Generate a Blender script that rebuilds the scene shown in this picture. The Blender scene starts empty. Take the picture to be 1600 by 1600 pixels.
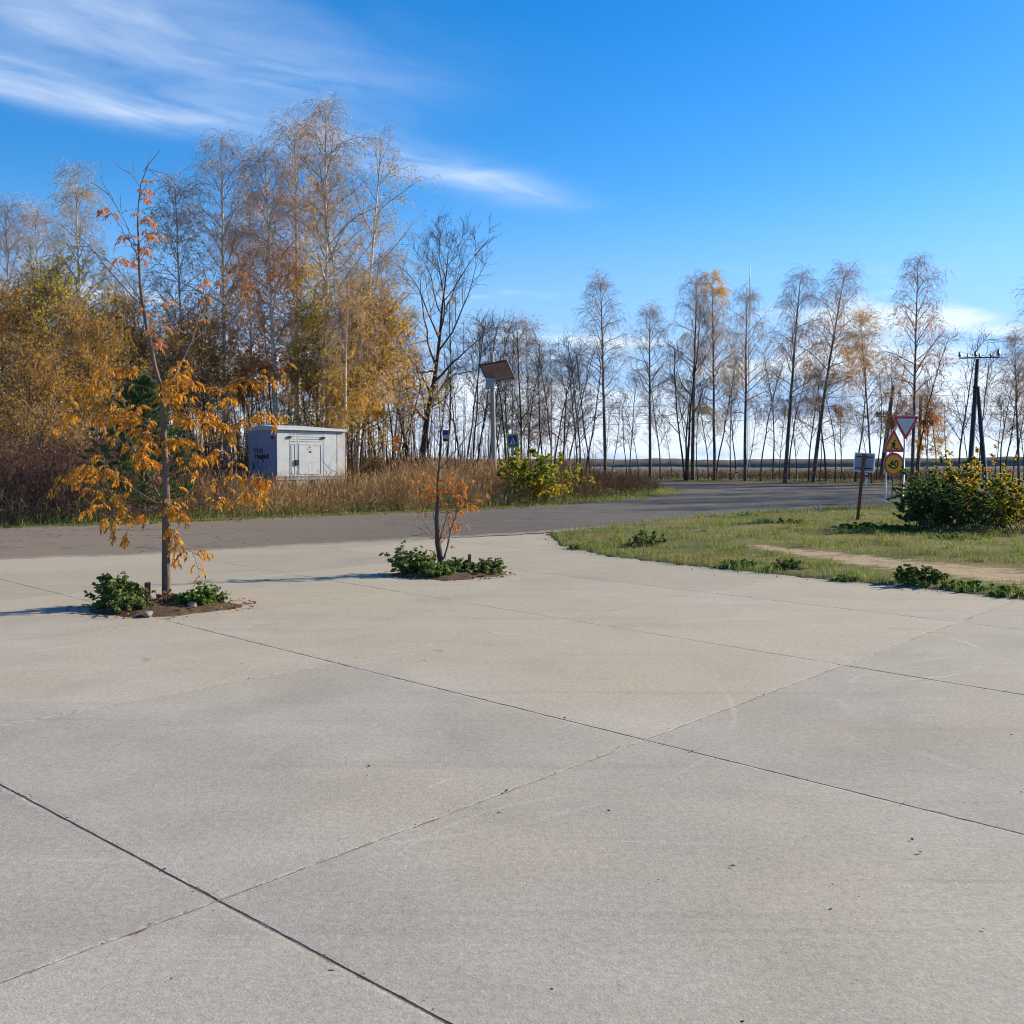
import bpy, bmesh, math, random
import numpy as np
from mathutils import Vector, Matrix
R = math.radians
SC = bpy.context.scene
COL = SC.collection

# ------------------------------------------------------------------ camera
CAM_H = 1.6
HORIZON = 732.0            # horizon row in the 1600 px photograph
cam = bpy.data.cameras.new('camera')
cam.lens = 36.0; cam.sensor_width = 36.0
cam.clip_start = 0.05; cam.clip_end = 12000
camo = bpy.data.objects.new('camera', cam); COL.objects.link(camo)
camo.location = (0, 0, CAM_H)
camo.rotation_euler = (R(90) - math.atan((800 - HORIZON) / 1600), 0, 0)
SC.camera = camo

# ------------------------------------------------------------------ light
SUN_AZ, SUN_EL = 65.0, 24.0         # azimuth to the right of the view direction (+Y)
sd = bpy.data.lights.new('sun', 'SUN'); sd.energy = 4.6; sd.angle = R(0.55); sd.color = (1.0, 0.895, 0.69)
so = bpy.data.objects.new('sun', sd); COL.objects.link(so)
tosun = Vector((math.sin(R(SUN_AZ)) * math.cos(R(SUN_EL)), math.cos(R(SUN_AZ)) * math.cos(R(SUN_EL)), math.sin(R(SUN_EL))))
so.rotation_euler = tosun.to_track_quat('Z', 'Y').to_euler()

SC.view_settings.view_transform = 'Standard'
SC.view_settings.look = 'None'
SC.view_settings.exposure = 1.0
SC.view_settings.gamma = 1.0
SC.view_settings.use_curve_mapping = False
SC.cycles.max_bounces = 4; SC.cycles.diffuse_bounces = 2; SC.cycles.glossy_bounces = 2
SC.cycles.transmission_bounces = 4; SC.cycles.transparent_max_bounces = 8
SC.cycles.use_denoising = True
SC.cycles.filter_width = 1.05
SC.cycles.use_adaptive_sampling = True; SC.cycles.adaptive_threshold = 0.02

# ------------------------------------------------------------------ node helpers
class NT:
    def __init__(s, tree): s.t = tree; s.n = tree.nodes; s.l = tree.links
    def new(s, typ, **kw):
        n = s.n.new(typ)
        for k, v in kw.items(): setattr(n, k, v)
        return n
    def put(s, sock, v):
        if isinstance(v, bpy.types.NodeSocket): s.l.new(v, sock)
        elif v is not None: sock.default_value = v
    def math(s, op, a, b=None, c=None, clamp=False):
        n = s.new('ShaderNodeMath', operation=op, use_clamp=clamp)
        s.put(n.inputs[0], a)
        if b is not None: s.put(n.inputs[1], b)
        if c is not None: s.put(n.inputs[2], c)
        return n.outputs[0]
    def vmath(s, op, a, b=None, out=0):
        n = s.new('ShaderNodeVectorMath', operation=op)
        s.put(n.inputs[0], a)
        if b is not None: s.put(n.inputs[1], b)
        return n.outputs[out]
    def noise(s, vec, scale, detail=3, rough=0.55, dist=0.0):
        n = s.new('ShaderNodeTexNoise'); s.put(n.inputs['Vector'], vec)
        n.inputs['Scale'].default_value = scale; n.inputs['Detail'].default_value = detail
        n.inputs['Roughness'].default_value = rough; n.inputs['Distortion'].default_value = dist
        return n.outputs['Fac']
    def ramp(s, fac, stops, interp='LINEAR'):
        n = s.new('ShaderNodeValToRGB'); s.put(n.inputs[0], fac); cr = n.color_ramp; cr.interpolation = interp
        while len(cr.elements) < len(stops): cr.elements.new(0.5)
        for e, (p, c) in zip(cr.elements, stops):
            e.position = p; e.color = (c[0], c[1], c[2], 1) if not isinstance(c, (int, float)) else (c, c, c, 1)
        return n.outputs[0]
    def mix(s, fac, a, b, blend='MIX'):
        n = s.new('ShaderNodeMix', data_type='RGBA', blend_type=blend)
        s.put(n.inputs[0], fac)
        for sock, v in ((n.inputs[6], a), (n.inputs[7], b)):
            if isinstance(v, tuple) and len(v) == 3: v = (*v, 1)
            s.put(sock, v)
        return n.outputs[2]
    def smooth(s, v, lo, hi):
        n = s.new('ShaderNodeMapRange', interpolation_type='SMOOTHSTEP')
        s.put(n.inputs[0], v); s.put(n.inputs[1], lo); s.put(n.inputs[2], hi)
        return n.outputs[0]
    def scale(s, v, xyz):
        n = s.new('ShaderNodeMapping'); s.put(n.inputs[0], v); n.inputs['Scale'].default_value = xyz
        return n.outputs[0]
    def rot(s, v, rz, xyz=(1, 1, 1)):
        n = s.new('ShaderNodeMapping'); s.put(n.inputs[0], v); n.inputs['Rotation'].default_value = (0, 0, rz)
        n.inputs['Scale'].default_value = xyz
        return n.outputs[0]
    def attr(s, name):
        n = s.new('ShaderNodeAttribute', attribute_name=name); return n.outputs['Fac']
    def bump(s, h, strength, dist, normal=None):
        n = s.new('ShaderNodeBump'); s.put(n.inputs['Height'], h)
        n.inputs['Strength'].default_value = strength; n.inputs['Distance'].default_value = dist
        if normal is not None: s.put(n.inputs['Normal'], normal)
        return n.outputs[0]

MATS = {}
def material(name, fn):
    m = bpy.data.materials.new(name); m.use_nodes = True
    nt = NT(m.node_tree); nt.n.clear()
    out = nt.new('ShaderNodeOutputMaterial')
    nt.l.new(fn(nt), out.inputs[0]); MATS[name] = m
    return m
def bsdf(nt, color, rough=0.8, spec=0.3, normal=None, metal=0.0):
    b = nt.new('ShaderNodeBsdfPrincipled')
    if isinstance(color, tuple) and len(color) == 3: color = (*color, 1)
    nt.put(b.inputs['Base Color'], color); nt.put(b.inputs['Roughness'], rough)
    b.inputs['Specular IOR Level'].default_value = spec; b.inputs['Metallic'].default_value = metal
    if normal is not None: nt.put(b.inputs['Normal'], normal)
    return b.outputs[0]
def gpos(nt): return nt.new('ShaderNodeNewGeometry').outputs['Position']
def island(nt): return nt.new('ShaderNodeNewGeometry').outputs['Random Per Island']
def ocoord(nt): return nt.new('ShaderNodeTexCoord').outputs['Object']

# ------------------------------------------------------------------ sky
def build_world():
    w = bpy.data.worlds.new('World'); SC.world = w; w.use_nodes = True
    nt = NT(w.node_tree); nt.n.clear()
    out = nt.new('ShaderNodeOutputWorld'); bg = nt.new('ShaderNodeBackground')
    nt.l.new(bg.outputs[0], out.inputs[0])
    sky = nt.new('ShaderNodeTexSky', sky_type='NISHITA')
    sky.sun_disc = False; sky.sun_elevation = R(SUN_EL); sky.sun_rotation = R(SUN_AZ)
    sky.altitude = 150; sky.air_density = 1.0; sky.dust_density = 0.2; sky.ozone_density = 2.2
    hs = nt.new('ShaderNodeHueSaturation'); hs.inputs['Saturation'].default_value = 1.48; hs.inputs['Value'].default_value = 1.0
    nt.l.new(sky.outputs[0], hs.inputs['Color'])
    d = nt.vmath('NORMALIZE', nt.new('ShaderNodeTexCoord').outputs['Generated'])
    sp = nt.new('ShaderNodeSeparateXYZ'); nt.l.new(d, sp.inputs[0])
    z = nt.math('MAXIMUM', sp.outputs[2], 0.02)
    px = nt.math('DIVIDE', sp.outputs[0], z); py = nt.math('DIVIDE', sp.outputs[1], z)
    cp = nt.new('ShaderNodeCombineXYZ'); nt.l.new(px, cp.inputs[0]); nt.l.new(py, cp.inputs[1])
    P = cp.outputs[0]
    # high cirrus: bands of streaks on a flat layer, all running one way
    ang = math.atan2(1.09, 1.38)
    Q = nt.rot(P, -ang)                                   # x along the streaks, y across
    sq = nt.new('ShaderNodeSeparateXYZ'); nt.l.new(Q, sq.inputs[0])
    warp = nt.noise(nt.scale(Q, (0.55, 0.8, 1)), 1.6, 3)
    across = nt.math('ADD', sq.outputs[1], nt.math('MULTIPLY', nt.math('SUBTRACT', warp, 0.5), 0.4))
    along = sq.outputs[0]
    fine = nt.noise(nt.scale(Q, (1.1, 2.0, 1)), 2.4, 5, 0.56, 0.6)
    veil = nt.noise(nt.scale(Q, (0.45, 1.0, 1)), 1.3, 4, 0.6, 0.3)
    def band(c, wd, a0, a1, amp):
        g = nt.math('SUBTRACT', across, c)
        g = nt.math('DIVIDE', g, wd); g = nt.math('MULTIPLY', g, g)
        g = nt.math('POWER', 2.718, nt.math('MULTIPLY', g, -1.0))
        g = nt.math('MULTIPLY', g, nt.smooth(along, a0[0], a0[1]))
        g = nt.math('MULTIPLY', g, nt.smooth(along, a1[1], a1[0]))
        return nt.math('MULTIPLY', g, amp)
    CB = CLOUD_BANDS
    tot = None
    for c, wd, a0, a1, amp in CB:
        b = band(c, wd, a0, a1, amp)
        tot = b if tot is None else nt.math('ADD', tot, b)
    tex = nt.math('ADD', nt.math('MULTIPLY', fine, 0.75), nt.math('MULTIPLY', veil, 0.8))
    cir = nt.math('MULTIPLY', tot, nt.smooth(tex, 0.34, 1.20))
    # scattered faint cirrus in the rest of the sky
    rest = nt.smooth(nt.noise(nt.scale(Q, (0.25, 0.7, 1)), 0.9, 5, 0.6, 0.4), 0.60, 0.85)
    cir = nt.math('ADD', cir, nt.math('MULTIPLY', rest, 0.10))
    # low bank of thin clouds toward the horizon
    az = nt.math('ARCTAN2', sp.outputs[0], sp.outputs[1])
    lc = nt.new('ShaderNodeCombineXYZ'); nt.l.new(az, lc.inputs[0]); nt.l.new(nt.math('MULTIPLY', sp.outputs[2], 5.5), lc.inputs[1])
    ln = nt.noise(lc.outputs[0], 4.2, 5, 0.55, 0.25)
    lowm = nt.math('MULTIPLY', nt.smooth(sp.outputs[2], 0.20, 0.13), 1.0)
    thr = nt.math('SUBTRACT', 0.535, nt.math('MULTIPLY', nt.smooth(sp.outputs[2], 0.17, 0.02), 0.22))
    low = nt.math('MULTIPLY', nt.smooth(ln, thr, nt.math('ADD', thr, 0.16)), lowm)
    low = nt.math('MULTIPLY', low, 0.85)
    m = nt.math('MAXIMUM', cir, low); m = nt.math('MINIMUM', m, 0.93)
    skyc = nt.mix(1.0, hs.outputs[0], (0.92, 0.875, 0.98), 'MULTIPLY')
    skyc = nt.mix(nt.math('MULTIPLY', nt.smooth(sp.outputs[2], 0.27, 0.03), 0.88), skyc, (1.85, 3.05, 5.3))      # pale air low down
    col = nt.mix(m, skyc, (4.9, 5.4, 6.0))
    nt.l.new(col, bg.inputs[0]); bg.inputs[1].default_value = 0.10
# (centre across the streaks, width, fade-in along, fade-out along, strength)
CLOUD_BANDS = [(2.90, 0.15, (-3.0, -1.0), (2.1, 2.85), 0.74),
               (2.42, 0.30, (-3.0, -1.0), (0.9, 1.9), 0.60), (2.05, 0.22, (-3.0, -1.0), (0.2, 1.2), 0.35)]
build_world()

# ------------------------------------------------------------------ object helpers
def empty(name, loc=(0, 0, 0), rz=0.0, scale=1.0, rot=None):
    o = bpy.data.objects.new(name, None); COL.objects.link(o)
    o.empty_display_size = 0.2
    o.location = loc; o.rotation_euler = rot if rot is not None else (0, 0, rz)
    o.scale = (scale,) * 3 if isinstance(scale, (int, float)) else scale
    return o
def tag(o, label=None, cat=None, group=None, kind=None):
    if label: o['label'] = label
    if cat: o['category'] = cat
    if group: o['group'] = group
    if kind: o['kind'] = kind
    return o
def thing(name, label, cat, loc=(0, 0, 0), rz=0.0, group=None, scale=1.0, rot=None):
    return tag(empty(name, loc, rz, scale, rot), label, cat, group)
def link(name, me, parent=None):
    o = bpy.data.objects.new(name, me); COL.objects.link(o)
    if parent is not None:
        o.parent = parent
        if name in ('twigs', 'foliage', 'leaves', 'leaf_stalks', 'stems', 'branches', 'needles'): o['kind'] = 'stuff'     # far too many and too fine to count
    return o

class MB:
    """collects quads (numpy) into one mesh"""
    def __init__(s): s.v = []; s.q = []; s.a = []; s.n = 0
    def add(s, v, q, a=None):
        v = np.asarray(v, dtype=np.float64).reshape(-1, 3); q = np.asarray(q, dtype=np.int64).reshape(-1, 4)
        s.v.append(v); s.q.append(q + s.n); s.n += len(v)
        s.a.append(np.zeros(len(v)) if a is None else np.broadcast_to(np.asarray(a, dtype=np.float64).reshape(-1), (len(v),)))
        return s
    def box(s, c, size, M=None):
        x, y, z = [k / 2 for k in size]
        v = np.array([(-x, -y, -z), (x, -y, -z), (x, y, -z), (-x, y, -z), (-x, -y, z), (x, -y, z), (x, y, z), (-x, y, z)])
        if M is not None: v = v @ np.array(M.to_3x3()).T
        s.add(v + np.array(c), [(0, 3, 2, 1), (4, 5, 6, 7), (0, 1, 5, 4), (1, 2, 6, 5), (2, 3, 7, 6), (3, 0, 4, 7)])
        return s
    def tube(s, pts, rad, sides=6, attr=None, cap=False):
        """pts [M,n,3] (or [n,3]), rad [M,n]"""
        pts = np.asarray(pts, dtype=np.float64); rad = np.asarray(rad, dtype=np.float64)
        if pts.ndim == 2: pts = pts[None]
        M, n, _ = pts.shape
        rad = np.broadcast_to(rad, (M, n))
        t = np.gradient(pts, axis=1); t /= np.linalg.norm(t, axis=2, keepdims=True) + 1e-9
        ref = np.where(np.abs(t[:, :1, 2:3]) > 0.75, np.array([1.0, 0, 0]), np.array([0, 0, 1.0]))
        u = np.cross(t, np.broadcast_to(ref, t.shape)); u /= np.linalg.norm(u, axis=2, keepdims=True) + 1e-9
        w = np.cross(t, u)
        a = np.arange(sides) / sides * 2 * np.pi
        ring = pts[:, :, None, :] + rad[:, :, None, None] * (np.cos(a)[None, None, :, None] * u[:, :, None, :] + np.sin(a)[None, None, :, None] * w[:, :, None, :])
        idx = np.arange(M * n * sides).reshape(M, n, sides)
        i0 = idx[:, :-1, :]; i1 = idx[:, 1:, :]
        q = np.stack([i0, np.roll(i0, -1, axis=2), np.roll(i1, -1, axis=2), i1], axis=-1)
        s.add(ring, q, np.repeat(rad.reshape(-1), sides))
        if cap and sides % 2 == 0:
            base = s.n - M * n * sides
            for e in (0, n - 1):
                for m in range(M):
                    r = idx[m, e] + base
                    for k in range(1, sides // 2):
                        s.q.append(np.array([[r[k - 1], r[k], r[sides - 1 - k], r[sides - k]]]))
        return s
    def mesh(s, name, mat, smooth=False, attr=None):
        v = np.concatenate(s.v); q = np.concatenate(s.q)
        me = bpy.data.meshes.new(name)
        me.vertices.add(len(v)); me.vertices.foreach_set('co', v.astype(np.float32).ravel())
        me.loops.add(q.size); me.loops.foreach_set('vertex_index', q.astype(np.int32).ravel())
        me.polygons.add(len(q)); me.polygons.foreach_set('loop_start', np.arange(0, q.size, 4, dtype=np.int32))
        try: me.polygons.foreach_set('loop_total', np.full(len(q), 4, dtype=np.int32))
        except Exception: pass
        if attr:
            at = me.attributes.new(attr, 'FLOAT', 'POINT'); at.data.foreach_set('value', np.concatenate(s.a).astype(np.float32))
        me.update(calc_edges=True)
        me.polygons.foreach_set('use_smooth', np.full(len(q), smooth, dtype=bool))
        if isinstance(mat, str): mat = MATS[mat]
        if mat: me.materials.append(mat)
        return me
    def obj(s, name, mat, parent=None, smooth=False, attr=None):
        return link(name, s.mesh(name, mat, smooth, attr), parent)

def prism(name, poly, thick, mat, parent=None, M=None, z0=0.0, bevel=0.0):
    """2-D outline in the XZ plane, thickness along Y (front faces -Y at y=z0)"""
    bm = bmesh.new()
    vs = [bm.verts.new((x, z0, z)) for x, z in poly]
    f = bm.faces.new(vs)
    r = bmesh.ops.extrude_face_region(bm, geom=[f])
    for e in r['geom']:
        if isinstance(e, bmesh.types.BMVert): e.co.y += thick
    bmesh.ops.recalc_face_normals(bm, faces=bm.faces[:])
    if bevel: bmesh.ops.bevel(bm, geom=bm.edges[:], offset=bevel, segments=1, affect='EDGES')
    if M is not None: bm.transform(M)
    me = bpy.data.meshes.new(name); bm.to_mesh(me); bm.free()
    me.materials.append(MATS[mat] if isinstance(mat, str) else mat)
    return link(name, me, parent)
def boxobj(name, c, size, mat, parent=None, M=None, bevel=0.0):
    bm = bmesh.new(); bmesh.ops.create_cube(bm, size=1.0)
    bmesh.ops.scale(bm, vec=size, verts=bm.verts[:])
    if bevel: bmesh.ops.bevel(bm, geom=bm.edges[:], offset=bevel, segments=2, affect='EDGES')
    if M is not None: bm.transform(M)
    bmesh.ops.translate(bm, vec=c, verts=bm.verts[:])
    me = bpy.data.meshes.new(name); bm.to_mesh(me); bm.free()
    me.materials.append(MATS[mat] if isinstance(mat, str) else mat)
    return link(name, me, parent)
def text_mesh(name, txt, size, mat, parent, M, extrude=0.002, bold=0.0):
    cu = bpy.data.curves.new(name, 'FONT'); cu.body = txt; cu.size = size; cu.extrude = extrude; cu.offset = bold
    cu.align_x = 'CENTER'; cu.align_y = 'CENTER'; cu.resolution_u = 3
    tmp = bpy.data.objects.new(name + '_t', cu); COL.objects.link(tmp)
    me = bpy.data.meshes.new_from_object(tmp.evaluated_get(bpy.context.evaluated_depsgraph_get()))
    bpy.data.objects.remove(tmp); bpy.data.curves.remove(cu)
    me.transform(M); me.materials.clear(); me.materials.append(MATS[mat])
    return link(name, me, parent)
def round_poly(poly, r, n=5):
    out = []
    N = len(poly)
    for i in range(N):
        p = Vector(poly[i]); a = (Vector(poly[i - 1]) - p).normalized(); b = (Vector(poly[(i + 1) % N]) - p).normalized()
        half = a.angle(b) / 2; d = r / math.tan(half); c = p + (a + b).normalized() * (r / math.sin(half))
        p0 = p + a * d - c; p1 = p + b * d - c
        a0 = math.atan2(p0.y, p0.x); a1 = math.atan2(p1.y, p1.x)
        da = (a1 - a0 + math.pi) % (2 * math.pi) - math.pi
        for k in range(n + 1):
            t = a0 + da * k / n; out.append((c.x + r * math.cos(t), c.y + r * math.sin(t)))
    return out
def circle(r, n=40, cx=0, cz=0): return [(cx + r * math.cos(2 * math.pi * k / n), cz + r * math.sin(2 * math.pi * k / n)) for k in range(n)]

# ------------------------------------------------------------------ plan of the place (metres, camera at the origin looking +Y)
def S(y):
    """height of the road surface: flat yard, then a gentle rise to the cross road, falling again to the fields"""
    y = np.asarray(y, dtype=np.float64)
    return np.interp(y, [-1e4, 22, 25, 30, 46, 66, 74, 110, 200, 1e4], [0, 0, 0.02, 0.12, 0.50, 0.75, 0.78, 0.1, 0.0, 0.0])
def sx(px, d): return (px - 800) / 1600 * d
def at(px, d, dz=0.0): return (sx(px, d), d, float(ground_z(sx(px, d), d)) + dz)
GRASS_NEAR = [(0.80, 24.9), (1.04, 20.8), (1.74, 18.55), (2.67, 17.1), (3.48, 15.9), (4.57, 14.6), (5.47, 13.5), (6.2, 12.4), (9, 9), (14, 4.5), (25, -4)]
GRASS_FAR = [(3.5, 28.3), (7.04, 32.2), (9.7, 34.4), (11.95, 35.4), (13.6, 36.4), (17, 38.5), (25, 41), (32, 41), (45, 33.5), (90, 3.5)]
FAR_EDGE = [(90, 12.7), (22, 58), (7, 68), (-20, 86), (-60, 112.7)]
VERGE = [(-64, 106), (-24, 79), (2.6, 61.2), (4.6, 59.8), (6.6, 57.4), (7.7, 54.5), (8.1, 51), (7.6, 46), (5.1, 40.7), (0.66, 35.4), (-2.07, 33.1), (-6.6, 30.2), (-10.3, 27.6), (-13.1, 26.2), (-20, 23.2), (-45, 12)]
PAVE = [(-45, -30), (25, -30)] + GRASS_NEAR[::-1] + GRASS_FAR + FAR_EDGE + VERGE
L1 = [(-45, 1.5), (-20, 12.9), (-8.95, 17.9), (-7.06, 18.8), (-4.8, 20.8), (-2.55, 22.65), (0.79, 25.2)]

def polydist(P, x, y):
    """signed distance to polygon, positive outside"""
    x = np.asarray(x, dtype=np.float64); y = np.asarray(y, dtype=np.float64)
    d2 = np.full(x.shape, 1e18); ins = np.zeros(x.shape, dtype=bool)
    n = len(P)
    for i in range(n):
        x0, y0 = P[i]; x1, y1 = P[(i + 1) % n]
        dx, dy = x1 - x0, y1 - y0
        t = np.clip(((x - x0) * dx + (y - y0) * dy) / (dx * dx + dy * dy + 1e-12), 0, 1)
        d2 = np.minimum(d2, (x - x0 - t * dx) ** 2 + (y - y0 - t * dy) ** 2)
        c = ((y0 > y) != (y1 > y)); xi = x0 + (y - y0) / np.where(dy == 0, 1e-9, dy) * dx
        ins ^= c & (x < xi)
    return np.where(ins, -1, 1) * np.sqrt(d2)
def linedist(P, x, y):
    d2 = np.full(np.shape(x), 1e18)
    for (x0, y0), (x1, y1) in zip(P[:-1], P[1:]):
        dx, dy = x1 - x0, y1 - y0
        t = np.clip(((x - x0) * dx + (y - y0) * dy) / (dx * dx + dy * dy), 0, 1)
        d2 = np.minimum(d2, (x - x0 - t * dx) ** 2 + (y - y0 - t * dy) ** 2)
    return np.sqrt(d2)
def vnoise(x, y, s, seed=0):
    """cheap smooth noise in -1..1"""
    x = np.asarray(x) * s; y = np.asarray(y) * s
    r = np.random.RandomState(seed); o = 0
    for k in range(4):
        a, b, p, q = r.uniform(0.6, 1.7, 2).tolist() + r.uniform(0, 6.28, 2).tolist()
        th = r.uniform(0, 3.14)
        o = o + np.sin((x * math.cos(th) + y * math.sin(th)) * a * 2 + p + 1.3 * np.sin((y * math.cos(th) - x * math.sin(th)) * b * 2 + q))
    return o / 4
def sstep(a, b, v):
    t = np.clip((v - a) / (b - a), 0, 1); return t * t * (3 - 2 * t)
PITS = [(-4.02, 11.75, 0.86, 0.82), (-0.98, 15.4, 0.86, 0.82)]     # planting beds in the concrete
def ground_z(x, y):
    x = np.asarray(x, dtype=np.float64); y = np.asarray(y, dtype=np.float64)
    s = polydist(PAVE, x, y) + 0.07 * vnoise(x, y, 2.2, 3) + 0.05 * vnoise(x, y, 6, 4)
    left = (polydist(VERGE + [(-500, 12), (-500, 106)], x, y) < 0.5)
    rise = np.where(left, 0.30 * sstep(0.8, 5.5, s), 0.10 * sstep(0.3, 4.0, s))
    rise = rise * np.where((y > 66) | (y < 0), 0.4, 1)
    z = S(y) + np.where(s > 0, 0.035 * sstep(0, 0.35, s) + 0.01 + rise + 0.02 * vnoise(x, y, 1.1, 5) * sstep(0.5, 2, s), -0.20 * sstep(0, 0.25, -s))
    return z

# ------------------------------------------------------------------ materials
def m_concrete(nt):
    p = gpos(nt)
    big = nt.noise(p, 0.16, 4, 0.6, 0.3); mid = nt.noise(p, 0.9, 5, 0.62, 0.2); fine = nt.noise(p, 26, 4, 0.7); grit = nt.noise(p, 110, 2, 0.6)
    c = nt.ramp(mid, [(0.30, (0.296, 0.266, 0.230)), (0.52, (0.346, 0.311, 0.267)), (0.72, (0.390, 0.352, 0.302))])
    sp = nt.new('ShaderNodeSeparateXYZ'); nt.l.new(p, sp.inputs[0])
    dust = nt.math('ADD', big, nt.math('MULTIPLY', nt.smooth(sp.outputs[1], 5.0, 12.0), 0.16))
    c = nt.mix(nt.math('MULTIPLY', nt.smooth(dust, 0.44, 0.68), 0.75), c, (0.352, 0.302, 0.218))           # blown sand
    c = nt.mix(nt.math('MULTIPLY', nt.smooth(nt.noise(p, 0.55, 5, 0.65, 0.6), 0.50, 0.68), 0.42), c, (0.240, 0.218, 0.190))  # damp grey stains
    # tyre smears: long soft streaks
    st = nt.noise(nt.rot(p, R(-28), (0.22, 4.0, 1)), 1.0, 5, 0.65, 0.1)
    c = nt.mix(nt.math('MULTIPLY', nt.smooth(st, 0.54, 0.70), 0.24), c, (0.20, 0.182, 0.158))
    st2 = nt.noise(nt.rot(p, R(38), (0.3, 6.0, 1)), 1.0, 4, 0.65, 0.1)
    c = nt.mix(nt.math('MULTIPLY', nt.smooth(st2, 0.58, 0.76), 0.22), c, (0.42, 0.39, 0.35))
    oi = nt.new('ShaderNodeObjectInfo').outputs['Random']
    c = nt.mix(1.0, c, nt.ramp(oi, [(0.0, (0.90, 0.90, 0.91)), (1.0, (1.08, 1.065, 1.04))]), 'MULTIPLY')
    spot = nt.smooth(nt.noise(p, 3.4, 3, 0.55, 0.4), 0.70, 0.76)
    c = nt.mix(nt.math('MULTIPLY', spot, 0.5), c, (0.13, 0.118, 0.10))                   # oil drips
    # fine pale scratches
    wv = nt.new('ShaderNodeTexVoronoi', feature='DISTANCE_TO_EDGE')
    nt.l.new(nt.rot(p, R(20), (0.35, 1.6, 1)), wv.inputs['Vector']); wv.inputs['Scale'].default_value = 0.9
    sc = nt.smooth(wv.outputs['Distance'], 0.006, 0.0)
    sc = nt.math('MULTIPLY', sc, nt.smooth(nt.noise(p, 1.3, 3), 0.56, 0.68))
    c = nt.mix(nt.math('MULTIPLY', sc, 0.35), c, (0.52, 0.50, 0.46))
    # pale arcs left by turning tyres
    for (cx, cy, r_, w_, f_) in ((2.55, 9.25, 1.62, 0.02, 0.45), (-1.6, 7.2, 3.1, 0.03, 0.22), (0.9, 3.6, 1.5, 0.012, 0.25), (4.6, 6.4, 2.4, 0.05, 0.16)):
        dx = nt.math('SUBTRACT', sp.outputs[0], cx); dy = nt.math('SUBTRACT', sp.outputs[1], cy)
        rr = nt.math('SQRT', nt.math('ADD', nt.math('MULTIPLY', dx, dx), nt.math('MULTIPLY', dy, dy)))
        rr = nt.math('ABSOLUTE', nt.math('SUBTRACT', nt.math('ADD', rr, nt.math('MULTIPLY', mid, 0.12)), r_ + 0.06))
        g_ = nt.math('MULTIPLY', nt.smooth(rr, w_, 0.0), nt.smooth(nt.noise(p, 0.8, 3), 0.46, 0.60))
        c = nt.mix(nt.math('MULTIPLY', g_, f_), c, (0.56, 0.53, 0.48))
    # worn pale rim and dirt along the slab edges
    e = nt.attr('edge')
    ew = nt.math('ADD', e, nt.math('MULTIPLY', nt.math('SUBTRACT', nt.noise(p, 14, 4, 0.7), 0.5), 0.9))
    c = nt.mix(nt.math('MULTIPLY', nt.math('MULTIPLY', nt.smooth(ew, 0.55, 0.9), nt.smooth(nt.noise(p, 2.2, 4), 0.42, 0.6)), 0.40), c, (0.44, 0.41, 0.37))
    c = nt.mix(nt.math('MULTIPLY', nt.smooth(ew, 1.02, 1.14), 0.6), c, (0.11, 0.098, 0.085))
    c = nt.mix(0.55, c, nt.ramp(fine, [(0.25, 0.34), (0.5, 0.5), (0.75, 0.66)]), 'OVERLAY')
    c = nt.mix(0.45, c, nt.ramp(nt.noise(p, 62, 3, 0.8), [(0.28, 0.28), (0.5, 0.5), (0.72, 0.72)]), 'OVERLAY')
    c = nt.mix(nt.math('MULTIPLY', nt.smooth(grit, 0.62, 0.72), 0.55), c, (0.13, 0.12, 0.11))
    c = nt.mix(nt.math('MULTIPLY', nt.smooth(nt.noise(p, 75, 2, 0.6), 0.66, 0.74), 0.5), c, (0.55, 0.52, 0.48))
    h = nt.math('ADD', nt.math('MULTIPLY', fine, 0.6), nt.math('MULTIPLY', grit, 0.5))
    h = nt.math('ADD', h, nt.math('MULTIPLY', nt.smooth(ew, 0.6, 1.1), -0.2))
    return bsdf(nt, c, 0.88, 0.25, nt.bump(h, 0.55, 0.006))
material('concrete', m_concrete)
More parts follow.
